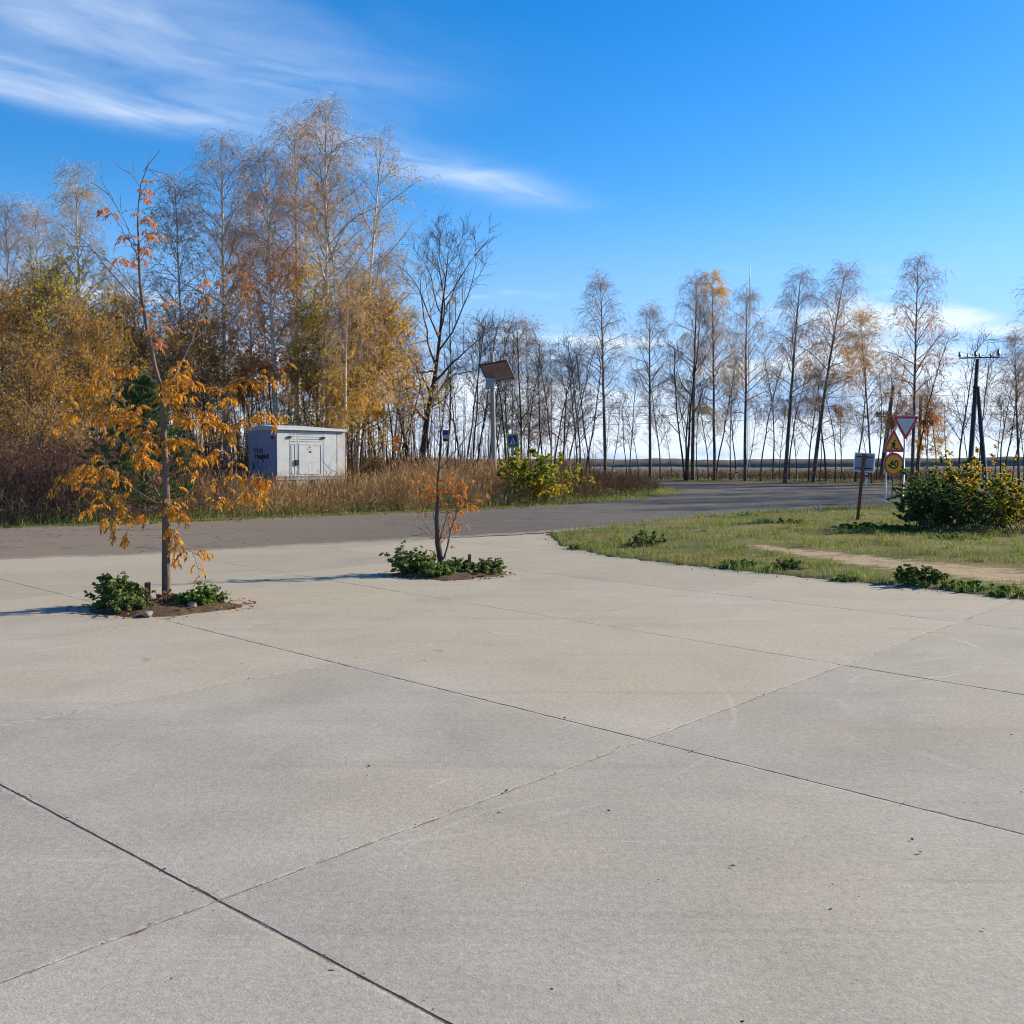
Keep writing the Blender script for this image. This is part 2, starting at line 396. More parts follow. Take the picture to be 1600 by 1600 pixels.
def m_asphalt(nt):
    p = gpos(nt)
    big = nt.noise(p, 0.13, 4, 0.6, 0.2); mid = nt.noise(p, 1.4, 5, 0.65); fine = nt.noise(p, 30, 4, 0.75); g2 = nt.noise(p, 90, 2, 0.6)
    sp = nt.new('ShaderNodeSeparateXYZ'); nt.l.new(p, sp.inputs[0])
    sandy = nt.smooth(nt.math('ADD', sp.outputs[0], nt.math('MULTIPLY', nt.math('SUBTRACT', mid, 0.5), 9.0)), 2.0, -10.0)
    c = nt.ramp(mid, [(0.3, (0.078, 0.070, 0.062)), (0.7, (0.118, 0.106, 0.093))])
    c = nt.mix(nt.math('MULTIPLY', sandy, 0.85), c, (0.215, 0.165, 0.122))
    st = nt.noise(nt.rot(p, R(-37), (0.10, 2.2, 1)), 1.0, 5, 0.65, 0.15)
    c = nt.mix(nt.math('MULTIPLY', nt.smooth(st, 0.48, 0.66), 0.35), c, (0.20, 0.17, 0.14))
    wv = nt.new('ShaderNodeTexVoronoi', feature='DISTANCE_TO_EDGE')
    n2 = nt.new('ShaderNodeTexNoise'); nt.l.new(p, n2.inputs['Vector']); n2.inputs['Scale'].default_value = 1.2; n2.inputs['Detail'].default_value = 4
    wp = nt.vmath('ADD', nt.rot(p, R(-37), (0.16, 0.5, 1)), nt.vmath('SCALE', n2.outputs['Color'], None))
    nt.l.new(wp, wv.inputs['Vector']); wv.inputs['Scale'].default_value = 1.0
    crack = nt.math('MULTIPLY', nt.smooth(wv.outputs['Distance'], 0.016, 0.004), nt.smooth(big, 0.40, 0.55))
    c = nt.mix(nt.math('MULTIPLY', crack, 0.8), c, (0.03, 0.03, 0.03))
    e = nt.attr('edge')
    c = nt.mix(nt.math('MULTIPLY', nt.smooth(nt.math('ADD', e, nt.math('MULTIPLY', nt.math('SUBTRACT', mid, 0.5), 1.0)), 0.45, 0.95), 0.75), c, (0.30, 0.255, 0.195))   # dust at the edges
    c = nt.mix(0.75, c, nt.ramp(fine, [(0.25, 0.22), (0.5, 0.5), (0.75, 0.8)]), 'OVERLAY')
    c = nt.mix(nt.math('MULTIPLY', nt.smooth(g2, 0.62, 0.72), 0.35), c, (0.34, 0.31, 0.27))
    return bsdf(nt, c, 0.88, 0.22, nt.bump(nt.math('ADD', fine, g2), 0.7, 0.012))
material('asphalt', m_asphalt)
def m_ground(nt):
    p = gpos(nt)
    a = nt.noise(p, 0.5, 5, 0.65); b = nt.noise(p, 5, 4, 0.7); f = nt.noise(p, 45, 3, 0.7)
    c = nt.ramp(a, [(0.32, (0.065, 0.088, 0.022)), (0.48, (0.125, 0.122, 0.040)), (0.62, (0.215, 0.155, 0.072)), (0.75, (0.130, 0.098, 0.052))])
    c = nt.mix(nt.math('MULTIPLY', nt.smooth(b, 0.5, 0.7), 0.5), c, (0.06, 0.085, 0.022))
    c = nt.mix(nt.smooth(nt.math('ADD', nt.attr('brown'), nt.math('MULTIPLY', nt.math('SUBTRACT', b, 0.5), 0.8)), 0.3, 0.8), c, (0.085, 0.060, 0.036))
    sand = nt.smooth(nt.math('ADD', nt.math('MULTIPLY', nt.attr('sand'), 0.62), nt.math('ADD', nt.math('MULTIPLY', nt.math('SUBTRACT', nt.noise(nt.rot(p, R(58), (0.5, 2.6, 1)), 1.6, 6, 0.75, 0.3), 0.5), 1.5), nt.math('MULTIPLY', nt.math('SUBTRACT', nt.noise(p, 5.0, 5, 0.75), 0.5), 0.8))), 0.30, 0.62)
    c = nt.mix(sand, c, nt.ramp(b, [(0.3, (0.33, 0.235, 0.14)), (0.7, (0.45, 0.335, 0.215))]))
    fld = nt.attr('field')
    c = nt.mix(fld, c, nt.ramp(nt.noise(nt.scale(p, (0.008, 0.03, 1)), 1.0, 4), [(0.35, (0.16, 0.125, 0.075)), (0.5, (0.11, 0.12, 0.045)), (0.65, (0.17, 0.13, 0.08))]))
    c = nt.mix(0.6, c, nt.ramp(f, [(0.2, 0.25), (0.5, 0.5), (0.8, 0.75)]), 'OVERLAY')
    return bsdf(nt, c, 0.95, 0.1, nt.bump(nt.math('ADD', b, f), 0.6, 0.03))
material('ground', m_ground)
def m_soil(nt):
    p = gpos(nt); b = nt.noise(p, 9, 5, 0.7); f = nt.noise(p, 60, 3, 0.7)
    c = nt.ramp(b, [(0.3, (0.055, 0.038, 0.024)), (0.55, (0.115, 0.080, 0.050)), (0.75, (0.20, 0.15, 0.10))])
    return bsdf(nt, c, 0.95, 0.1, nt.bump(nt.math('ADD', b, f), 0.9, 0.02))
material('soil', m_soil)
def m_joint(nt):
    p = gpos(nt); c = nt.ramp(nt.noise(p, 18, 5, 0.7), [(0.3, (0.095, 0.068, 0.045)), (0.7, (0.20, 0.15, 0.10))])
    return bsdf(nt, c, 0.95, 0.1, nt.bump(nt.noise(p, 60, 3), 0.6, 0.01))
material('joint_dirt', m_joint)
def leafmat(name, stops, trans=0.45, rough=0.6, sat=1.0):
    def fn(nt):
        r = island(nt); oi = nt.new('ShaderNodeObjectInfo').outputs['Random']
        p = gpos(nt)
        v = nt.math('ADD', nt.math('MULTIPLY', r, 0.62), nt.math('MULTIPLY', nt.noise(p, 0.9, 3, 0.6), 0.62))
        v = nt.math('SUBTRACT', v, 0.12)
        c = nt.ramp(v, stops)
        d = bsdf(nt, c, rough + 0.12, 0.15)
        t = nt.new('ShaderNodeBsdfTranslucent'); nt.l.new(c, t.inputs[0])
        mx = nt.new('ShaderNodeMixShader'); mx.inputs[0].default_value = trans
        nt.l.new(d, mx.inputs[1]); nt.l.new(t.outputs[0], mx.inputs[2])
        return mx.outputs[0]
    return material(name, fn)
leafmat('leaf_rust', [(0.1, (0.375, 0.156, 0.056)), (0.4, (0.525, 0.237, 0.075)), (0.65, (0.675, 0.312, 0.069)), (0.9, (0.725, 0.413, 0.075))], 0.62)
leafmat('leaf_gold', [(0.1, (0.425, 0.225, 0.031)), (0.4, (0.625, 0.35, 0.037)), (0.7, (0.75, 0.45, 0.044)), (0.95, (0.65, 0.525, 0.075))], 0.62)
leafmat('leaf_olive', [(0.1, (0.26, 0.234, 0.039)), (0.4, (0.468, 0.377, 0.052)), (0.7, (0.624, 0.455, 0.058)), (0.95, (0.65, 0.377, 0.052))], 0.62)
leafmat('leaf_grey', [(0.1, (0.338, 0.221, 0.143)), (0.5, (0.494, 0.312, 0.156)), (0.9, (0.624, 0.351, 0.13))], 0.6)
leafmat('leaf_thicket', [(0.1, (0.286, 0.156, 0.039)), (0.4, (0.52, 0.305, 0.058)), (0.7, (0.676, 0.403, 0.065)), (0.95, (0.65, 0.26, 0.065))], 0.62)
leafmat('leaf_ash', [(0.05, (0.20, 0.085, 0.03)), (0.25, (0.44, 0.18, 0.03)), (0.5, (0.64, 0.29, 0.03)), (0.75, (0.74, 0.40, 0.05)), (0.95, (0.66, 0.50, 0.12))], 0.5, 0.5)
leafmat('leaf_ash_pink', [(0.1, (0.44, 0.16, 0.06)), (0.5, (0.64, 0.27, 0.11)), (0.9, (0.68, 0.36, 0.15))], 0.5, 0.5)
leafmat('leaf_green', [(0.1, (0.048, 0.096, 0.022)), (0.4, (0.096, 0.174, 0.036)), (0.7, (0.168, 0.252, 0.05)), (0.95, (0.312, 0.312, 0.084))], 0.45, 0.42)
leafmat('leaf_weed', [(0.1, (0.06, 0.102, 0.029)), (0.45, (0.126, 0.186, 0.048)), (0.75, (0.24, 0.264, 0.078)), (0.95, (0.432, 0.324, 0.132))], 0.45, 0.5)
leafmat('leaf_dark', [(0.1, (0.039, 0.071, 0.023)), (0.5, (0.081, 0.138, 0.034)), (0.85, (0.161, 0.207, 0.046)), (0.97, (0.437, 0.322, 0.057))], 0.4, 0.38)
leafmat('leaf_yellow', [(0.1, (0.125, 0.144, 0.022)), (0.35, (0.275, 0.263, 0.027)), (0.65, (0.525, 0.413, 0.031)), (0.95, (0.625, 0.375, 0.037))], 0.5, 0.45)
leafmat('leaf_fire', [(0.1, (0.42, 0.14, 0.04)), (0.5, (0.62, 0.23, 0.045)), (0.9, (0.62, 0.33, 0.05))], 0.5)
leafmat('needle', [(0.1, (0.042, 0.083, 0.033)), (0.5, (0.083, 0.15, 0.054)), (0.9, (0.158, 0.217, 0.075))], 0.2, 0.5)
leafmat('grass', [(0.1, (0.095, 0.13, 0.026)), (0.4, (0.19, 0.20, 0.045)), (0.65, (0.29, 0.25, 0.075)), (0.9, (0.38, 0.29, 0.12))], 0.35, 0.5)
leafmat('grass_green', [(0.1, (0.085, 0.146, 0.027)), (0.6, (0.192, 0.254, 0.05)), (0.95, (0.399, 0.353, 0.107))], 0.45, 0.5)
leafmat('straw', [(0.1, (0.30, 0.19, 0.095)), (0.4, (0.52, 0.36, 0.18)), (0.7, (0.68, 0.50, 0.27)), (0.95, (0.74, 0.58, 0.36))], 0.5, 0.7)
leafmat('weed_brown', [(0.1, (0.10, 0.055, 0.035)), (0.4, (0.20, 0.11, 0.062)), (0.7, (0.31, 0.18, 0.09)), (0.95, (0.24, 0.21, 0.07))], 0.35, 0.8)
leafmat('bramble', [(0.1, (0.050, 0.032, 0.032)), (0.4, (0.11, 0.066, 0.055)), (0.7, (0.19, 0.115, 0.08)), (0.95, (0.30, 0.17, 0.08))], 0.2, 0.8)
leafmat('litter', [(0.1, (0.12, 0.05, 0.022)), (0.5, (0.30, 0.115, 0.035)), (0.9, (0.42, 0.20, 0.07))], 0.15, 0.8)
leafmat('debris', [(0.1, (0.030, 0.026, 0.022)), (0.5, (0.10, 0.085, 0.07)), (0.9, (0.34, 0.30, 0.25))], 0.0, 0.9)
def m_birch(nt):
    o = ocoord(nt); r = nt.attr('rad')
    ring = nt.noise(nt.scale(o, (2.5, 2.5, 9)), 1.6, 5, 0.7, 0.5)
    patch = nt.noise(nt.scale(o, (3, 3, 1.6)), 1.0, 3, 0.6)
    c = nt.ramp(nt.noise(o, 2.0, 3), [(0.3, (0.60, 0.545, 0.49)), (0.7, (0.78, 0.735, 0.68))])
    c = nt.mix(nt.smooth(ring, 0.56, 0.64), c, (0.055, 0.047, 0.042))
    c = nt.mix(nt.smooth(patch, 0.60, 0.72), c, (0.10, 0.082, 0.068))
    sp = nt.new('ShaderNodeSeparateXYZ'); nt.l.new(o, sp.inputs[0])
    c = nt.mix(nt.math('MULTIPLY', nt.smooth(sp.outputs[2], 1.4, 0.1), 0.6), c, (0.06, 0.05, 0.045))
    c = nt.mix(nt.smooth(r, 0.040, 0.018), c, (0.28, 0.21, 0.17))
    return bsdf(nt, c, 0.8, 0.2, nt.bump(ring, 0.4, 0.02))
material('birch_bark', m_birch)
def barkmat(name, c0, c1, sc=6.0):
    def fn(nt):
        o = ocoord(nt); n = nt.noise(nt.scale(o, (4, 4, 0.8)), sc, 5, 0.7, 0.3)
        c = nt.ramp(n, [(0.3, c0), (0.7, c1)])
        c = nt.mix(nt.math('MULTIPLY', nt.smooth(nt.noise(o, 3, 3), 0.5, 0.7), 0.35), c, (0.16, 0.15, 0.12))
        return bsdf(nt, c, 0.9, 0.15, nt.bump(n, 0.6, 0.02))
    return material(name, fn)
barkmat('dark_bark', (0.030, 0.025, 0.022), (0.085, 0.070, 0.060))
barkmat('brown_bark', (0.050, 0.036, 0.028), (0.125, 0.092, 0.070))
barkmat('ash_bark', (0.085, 0.062, 0.048), (0.20, 0.155, 0.125), 9)
barkmat('pine_bark', (0.06, 0.036, 0.022), (0.16, 0.09, 0.05))
def plain(name, col, rough=0.6, spec=0.3, metal=0.0, var=0.15, sc=5.0, bump=0.0):
    def fn(nt):
        o = ocoord(nt); n = nt.noise(o, sc, 5, 0.65)
        lo = tuple(k * (1 - var) for k in col); hi = tuple(min(1, k * (1 + var)) for k in col)
        c = nt.ramp(n, [(0.3, lo), (0.7, hi)])
        return bsdf(nt, c, rough, spec, nt.bump(n, bump, 0.01) if bump else None, metal)
    return material(name, fn)
def m_birch_backlit(nt):  # birch bark darkened: older bark, plus backlit shade put into the colour
    o = ocoord(nt); r = nt.attr('rad'); n = nt.noise(nt.scale(o, (3, 3, 2)), 1.6, 5, 0.7, 0.5)
    c = nt.ramp(n, [(0.38, (0.05, 0.042, 0.038)), (0.55, (0.13, 0.112, 0.10)), (0.68, (0.30, 0.27, 0.24))])
    c = nt.mix(nt.smooth(r, 0.045, 0.018), c, (0.19, 0.14, 0.115))
    return bsdf(nt, c, 0.85, 0.2)
material('birch_bark_backlit', m_birch_backlit)
plain('twig_birch', (0.44, 0.335, 0.25), 0.8, 0.2, var=0.3, sc=1.5)
plain('twig_dark', (0.13, 0.105, 0.092), 0.85, 0.2, var=0.3, sc=1.5)
plain('twig_ash', (0.17, 0.128, 0.098), 0.8, 0.2, var=0.3, sc=4)
plain('pole_concrete', (0.29, 0.275, 0.25), 0.85, 0.2, var=0.14, sc=3, bump=0.2)
plain('pole_dark', (0.055, 0.058, 0.066), 0.8, 0.2, var=0.25, sc=3)
plain('pole_wood', (0.085, 0.064, 0.048), 0.85, 0.2, var=0.35, sc=2)
plain('steel_dark', (0.05, 0.055, 0.065), 0.6, 0.4, 0.4)
plain('steel_grey', (0.30, 0.31, 0.33), 0.5, 0.4, 0.5)
plain('ceramic', (0.10, 0.07, 0.055), 0.3, 0.5)
plain('glass_green', (0.12, 0.30, 0.26), 0.2, 0.5)
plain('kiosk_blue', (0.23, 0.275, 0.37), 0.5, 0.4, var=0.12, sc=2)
plain('wire', (0.10, 0.10, 0.11), 0.6, 0.3)
plain('sign_white', (0.52, 0.54, 0.56), 0.45, 0.4, var=0.05)
plain('sign_paint_white', (0.80, 0.80, 0.80), 0.45, 0.4, var=0.04)
plain('sign_red', (0.60, 0.035, 0.045), 0.4, 0.4, var=0.1)
plain('sign_orange', (1.0, 0.36, 0.012), 0.4, 0.4, var=0.07)
plain('sign_black', (0.012, 0.012, 0.013), 0.5, 0.3)
plain('sign_blue', (0.015, 0.09, 0.42), 0.4, 0.4, var=0.08)
plain('sign_lime', (0.52, 0.66, 0.10), 0.4, 0.4, var=0.08)
plain('sign_back', (0.30, 0.31, 0.33), 0.55, 0.35, 0.2, var=0.12)
plain('rust_red', (0.20, 0.075, 0.050), 0.8, 0.2, var=0.4, sc=9)
plain('galv', (0.42, 0.43, 0.45), 0.45, 0.4, 0.5, var=0.12)
plain('stake_wood', (0.17, 0.125, 0.095), 0.85, 0.2, var=0.3, sc=14, bump=0.4)
plain('stone', (0.20, 0.185, 0.165), 0.9, 0.2, var=0.2, sc=14, bump=0.5)
plain('block', (0.30, 0.285, 0.265), 0.9, 0.2, var=0.25, sc=5, bump=0.5)
plain('panel_back', (0.30, 0.235, 0.22), 0.45, 0.4, var=0.25, sc=3)
plain('panel_frame', (0.045, 0.045, 0.05), 0.4, 0.4, 0.4)
plain('far_wood', (0.21, 0.165, 0.125), 0.95, 0.05, var=0.3, sc=0.5)
plain('far_green', (0.15, 0.145, 0.09), 0.95, 0.05, var=0.3, sc=0.4)
def m_kiosk(nt):
    o = ocoord(nt)
    n = nt.noise(o, 2.5, 5, 0.65); dr = nt.noise(nt.scale(o, (7, 7, 0.9)), 1.4, 5, 0.7)
    c = nt.ramp(n, [(0.3, (0.42, 0.435, 0.45)), (0.7, (0.53, 0.54, 0.55))])
    c = nt.mix(nt.math('MULTIPLY', nt.smooth(dr, 0.50, 0.70), 0.5), c, (0.36, 0.33, 0.29))
    rs = nt.math('ADD', nt.attr('edge'), nt.math('MULTIPLY', nt.math('SUBTRACT', nt.noise(o, 4, 6, 0.7), 0.5), 1.3))
    c = nt.mix(nt.math('MULTIPLY', nt.smooth(rs, 0.40, 0.95), 0.7), c, nt.ramp(n, [(0.35, (0.36, 0.22, 0.13)), (0.65, (0.56, 0.46, 0.37))]))
    return bsdf(nt, c, 0.5, 0.4)
material('kiosk', m_kiosk)
# ------------------------------------------------------------------ setting: ground sheet
def axis(lo, hi, step, far, g=1.28):
    a = list(np.arange(lo, hi + 1e-6, step)); s = step; x = hi; up = []
    while x < far: s *= g; x += s; up.append(x)
    s = step; x = lo; dn = []
    while x > -far: s *= g; x -= s; dn.append(x)
    return np.array(dn[::-1] + a + up)
SAND_LINE = [(4.7, 19.4), (6.1, 16.1), (7.1, 14.3), (10.5, 9.5)]
def sand_mask(x, y):
    d = linedist(SAND_LINE, x, y); w = np.interp(y, [10, 14.3, 19.4], [2.2, 1.5, 0.45])
    rut = 1 - np.clip(d / np.maximum(w, 0.05), 0, 1.5)
    return np.clip(rut * 1.3, 0, 1)
def build_ground():
    xs = axis(-26, 26, 0.25, 6000); ys = axis(9, 70, 0.25, 6000)
    X, Y = np.meshgrid(xs, ys)
    Z = ground_z(X, Y)
    nx, ny = len(xs), len(ys)
    idx = np.arange(nx * ny).reshape(ny, nx)
    q = np.stack([idx[:-1, :-1], idx[:-1, 1:], idx[1:, 1:], idx[1:, :-1]], -1).reshape(-1, 4)
    mb = MB(); mb.add(np.stack([X, Y, Z], -1), q)
    o = mb.obj('ground', 'ground', smooth=True); tag(o, kind='structure')
    me = o.data
    left = (polydist(VERGE + [(-500, 12), (-500, 106)], X, Y) < 0.2)
    dpave = polydist(PAVE, X, Y)
    brown = np.where(left | (Y > 60), sstep(0.4, 2.0, dpave), 0.0) + 0.5 * sstep(0.25, 0.0, np.abs(dpave - 0.05))
    field = sstep(0.5, 6, dpave) * sstep(60, 66, Y + 0.667 * X - 6)
    for nm, arr in (('sand', sand_mask(X, Y)), ('brown', np.clip(brown, 0, 1)), ('field', field)):
        at_ = me.attributes.new(nm, 'FLOAT', 'POINT'); at_.data.foreach_set('value', arr.astype(np.float32).ravel())
build_ground()

# ------------------------------------------------------------------ setting: concrete yard, slab by slab
def isect(l1, l2):
    (x1, y1, a1), (x2, y2, a2) = l1, l2
    d1 = (math.cos(a1), math.sin(a1)); d2 = (math.cos(a2), math.sin(a2))
    den = d1[0] * d2[1] - d1[1] * d2[0]
    t = ((x2 - x1) * d2[1] - (y2 - y1) * d2[0]) / den
    return np.array((x1 + d1[0] * t, y1 + d1[1] * t))
vd = R(50.2)
U = {0: (-1.10, 3.74, R(-42.8)), 1: (0.785, 5.98, R(-47.0)), 2: (2.19, 8.89, R(-50))}
for k in range(3, 13): U[k] = (2.19 + 3.05 * (k - 2) * math.cos(vd), 8.89 + 3.05 * (k - 2) * math.sin(vd), R(-50))
for k in range(-1, -7, -1): U[k] = (-1.10 + 3.0 * k * math.cos(vd), 3.74 + 3.0 * k * math.sin(vd), R(-42.8))
V = {0: (0.785, 5.98, vd), 1: (-1.55, 8.26, R(50.3))}
for j in range(2, 13): V[j] = (-1.55 - 2.19 * (j - 1), 8.26 + 2.2 * (j - 1), vd)
for j in range(-1, -9, -1): V[j] = (0.785 - 2.25 * j, 5.98 + 2.15 * j, vd)
APRON = [(-45, -30), (25, -30)] + GRASS_NEAR[::-1] + L1[::-1]
def build_apron():
    root = empty('concrete_yard'); tag(root, kind='structure')
    rng = np.random.RandomState(4)
    for k in range(-6, 12):
        for j in range(-8, 12):
            c = [isect(U[k], V[j]), isect(U[k], V[j + 1]), isect(U[k + 1], V[j + 1]), isect(U[k + 1], V[j])]
            ctr = sum(c) / 4
            if polydist(APRON, np.array([ctr[0]]), np.array([ctr[1]]))[0] > 2.3 or ctr[1] < -3 or ctr[0] < -19: continue
            if (c[1][0] - c[0][0]) * (c[3][1] - c[0][1]) - (c[1][1] - c[0][1]) * (c[3][0] - c[0][0]) < 0: c = c[::-1]
            # joint half widths: lines of the U family are sawn wide, those of the V family are tight
            out = []
            for i in range(4):
                p, q = c[i], c[(i + 1) % 4]
                d = (q - p) / np.linalg.norm(q - p); nrm = np.array((-d[1], d[0]))
                ang = math.degrees(math.atan2(d[1], d[0])) % 180
                half = (0.0028 if ctr[1] < 6.5 else 0.0018) if 120 < ang < 150 else 0.0012
                out.append((p + nrm * half, d, nrm))
            cor = []
            for i in range(4):
                p1, d1, _ = out[i - 1]; p2, d2, _ = out[i]
                cor.append(isect((p1[0], p1[1], math.atan2(d1[1], d1[0])), (p2[0], p2[1], math.atan2(d2[1], d2[0]))))
            rings = []
            n = 44 if ctr[1] < 9 else 18
            N = 4 * n
            tz = rng.uniform(-0.0006, 0.0006)
            for ins, z, jit, e in ((0, -0.15, 0, 1.0), (0, -0.003, 0.0012, 1.2), (0.0025, tz, 0.0024, 1.05), (0.035, tz, 0, 0.45), (0.09, tz, 0, 0.0)):
                r = []
                for i in range(4):
                    a, b = cor[i], cor[(i + 1) % 4]
                    na, nb = out[i][2], out[i][2]
                    prev = out[i - 1][2]; nxt = out[(i + 1) % 4][2]
                    a2 = a + (out[i][2] + prev) * ins; b2 = b + (out[i][2] + nxt) * ins
                    for s_ in range(n):
                        p = a2 + (b2 - a2) * s_ / n
                        if jit and s_: p = p + out[i][2] * (abs(rng.normal(0, jit)) + (rng.exponential(0.004) if ins and rng.uniform() < 0.16 else 0))
                        r.append((p[0], p[1], z))
                rings.append((np.array(r), e))
            v = np.concatenate([r for r, e in rings]); ea = np.concatenate([np.full(N, e) for r, e in rings])
            faces = []
            for q_ in range(len(rings) - 1):
                for i in range(N):
                    faces.append((q_ * N + i, q_ * N + (i + 1) % N, (q_ + 1) * N + (i + 1) % N, (q_ + 1) * N + i))
            top = list(range((len(rings) - 1) * N, len(rings) * N))
            me = bpy.data.meshes.new('concrete_slab'); me.from_pydata(v.tolist(), [], faces + [top])
            at_ = me.attributes.new('edge', 'FLOAT', 'POINT'); at_.data.foreach_set('value', ea.astype(np.float32))
            me.materials.append(MATS['concrete'])
            link('concrete_slab', me, root)
build_apron()
def build_filler():
    me = bpy.data.meshes.new('joint_dirt'); n = len(APRON)
    me.from_pydata([(x, y, -0.0022) for x, y in APRON], [], [tuple(range(n))]); me.materials.append(MATS['joint_dirt'])
    tag(link('joint_dirt', me), kind='structure')
build_filler()

# ------------------------------------------------------------------ setting: roads
def resample(P, N):
    P = np.array(P, dtype=np.float64)
    # Catmull-Rom smoothing, then even spacing
    pts = []
    for i in range(len(P) - 1):
        p0 = P[max(i - 1, 0)]; p1 = P[i]; p2 = P[i + 1]; p3 = P[min(i + 2, len(P) - 1)]
        for t in np.linspace(0, 1, 24, endpoint=False):
            pts.append(0.5 * ((2 * p1) + (-p0 + p2) * t + (2 * p0 - 5 * p1 + 4 * p2 - p3) * t * t + (-p0 + 3 * p1 - 3 * p2 + p3) * t ** 3))
    pts.append(P[-1]); pts = np.array(pts)
    s = np.concatenate([[0], np.cumsum(np.linalg.norm(np.diff(pts, axis=0), axis=1))])
    u = np.linspace(0, s[-1], N)
    return np.stack([np.interp(u, s, pts[:, 0]), np.interp(u, s, pts[:, 1])], -1)
def strip(name, near, far, N, K, dz, jit, seed, crown=0.0):
    rng = np.random.RandomState(seed)
    A = resample(near, N); B = resample(far, N)
    s = np.arange(N) * 0.1
    off = jit * (0.6 * np.sin(s * 0.9 + 1) * np.sin(s * 0.37) + 0.5 * np.interp(s, s[::4], rng.normal(0, 1, len(s[::4]))) + 0.25 * rng.normal(0, 1, N))
    D = B - A; D /= np.linalg.norm(D, axis=1, keepdims=True)
    A = A + D * off[:, None]
    t = np.linspace(0, 1, K) ** 1.3
    G = A[:, None, :] + (B - A)[:, None, :] * t[None, :, None]
    Z = S(G[..., 1]) + dz + crown * 4 * (t * (1 - t))[None, :]
    Z[:, 0] -= 0.012
    idx = np.arange(N * K).reshape(N, K)
    q = np.stack([idx[:-1, :-1], idx[1:, :-1], idx[1:, 1:], idx[:-1, 1:]], -1)
    w = np.linalg.norm(B - A, axis=1)[:, None]
    e = np.clip(1 - np.minimum(t[None, :] * w, (1 - t)[None, :] * w) / 0.9, 0, 1)
    mb = MB(); mb.add(np.concatenate([G, Z[..., None]], -1), q, e.ravel())
    o = mb.obj(name, 'asphalt', smooth=True, attr='edge'); tag(o, kind='structure'); return o
strip('side_road', L1 + [(3.5, 27.7), (7.2, 31.4), (9.9, 33.6), (13.6, 35.5), (17, 37.6), (25, 40), (30.5, 42.0)],
      [(-45, 13.0), (-20, 24.2), (-13.4, 27.1), (-10.6, 28.5), (-7.0, 31.0), (-2.5, 33.9), (0.2, 36.2), (4.5, 41.3), (7.0, 46.3), (7.4, 51), (7.0, 54.5), (6.4, 57), (6.0, 58.9)], 900, 30, 0.012, 0.11, 2, 0.03)
strip('cross_road', [(91, 2), (45, 32), (17.6, 51.3), (2.6, 61.3), (-24, 79), (-64, 105)], [(92, 12.5), (40, 46.5), (22, 58.5), (7, 68.5), (-20, 86.5), (-60, 113)], 300, 20, 0.003, 0.0, 3)

# ------------------------------------------------------------------ plants: growing machinery
def norm(v): return v / (np.linalg.norm(v, axis=-1, keepdims=True) + 1e-9)
def grow(start, d, length, n, rng, droop=0.0, noise=0.1, curl=0.0):
    """start,d [M,3]; length [M] -> [M,n,3]"""
    M = len(start); pts = [start]; d = norm(d); p = start
    length = np.broadcast_to(length, (M,)); droop = np.broadcast_to(droop, (M,))
    for i in range(1, n):
        g = np.zeros((M, 3)); g[:, 2] = -droop * (0.4 + 1.2 * i / n)
        d = norm(d + g + rng.normal(0, noise, (M, 3)))
        p = p + d * (length / (n - 1))[:, None]; pts.append(p)
    return np.stack(pts, 1)
def spawn(pts, rad, k, t0, t1, rng, even=False):
    """k points on each polyline: position, tangent, radius, t"""
    M, n, _ = pts.shape
    u = (np.arange(k)[None] + rng.uniform(0, 1, (M, k))) / k if even else rng.uniform(0, 1, (M, k))
    t = t0 + (t1 - t0) * u; f = t * (n - 1); i = np.minimum(f.astype(int), n - 2); w = (f - i)[..., None]
    m = np.arange(M)[:, None]
    pos = pts[m, i] * (1 - w) + pts[m, i + 1] * w
    tan = norm(pts[m, i + 1] - pts[m, i])
    r = rad[m, i] * (1 - w[..., 0]) + rad[m, i + 1] * w[..., 0]
    return pos.reshape(-1, 3), tan.reshape(-1, 3), r.reshape(-1), t.reshape(-1)
def turn(tan, ang, rng, az=None):
    M = len(tan)
    ref = np.where(np.abs(tan[:, 2:3]) > 0.9, np.array([[1.0, 0, 0]]), np.array([[0, 0, 1.0]]))
    u = norm(np.cross(tan, ref)); w = np.cross(tan, u)
    az = rng.uniform(0, 2 * np.pi, M) if az is None else az
    perp = u * np.cos(az)[:, None] + w * np.sin(az)[:, None]
    ang = np.broadcast_to(ang, (M,))[:, None]
    return norm(tan * np.cos(ang) + perp * np.sin(ang))
def taper(M, n, r0, r1, p=1.0):
    t = np.linspace(0, 1, n)[None]; r0 = np.broadcast_to(r0, (M,))[:, None]; r1 = np.broadcast_to(r1, (M,))[:, None]
    return r1 + (r0 - r1) * (1 - t) ** p
def leaves(mb, pos, d, L, W, rng, fold=0.25, droop=0.15):
    """one folded, pointed quad for each leaf"""
    N = len(pos); d = norm(d); L = np.broadcast_to(L, (N,))[:, None]; W = np.broadcast_to(W, (N,))[:, None]
    side = norm(np.cross(d, rng.normal(0, 1, (N, 3)))); up = np.cross(side, d)
    a = pos; b = pos + d * L * 0.42 + side * W + up * W * fold; e = pos + d * L * 0.42 - side * W + up * W * fold
    c = pos + d * L + np.array([0, 0, -1.0]) * L * droop
    v = np.stack([a, b, c, e], 1); mb.add(v, np.arange(N * 4).reshape(N, 4))
def rdir(N, rng, zlo=-0.6, zhi=0.8):
    z = rng.uniform(zlo, zhi, N); a = rng.uniform(0, 2 * np.pi, N); r = np.sqrt(np.maximum(0, 1 - z * z))
    return np.stack([r * np.cos(a), r * np.sin(a), z], -1)

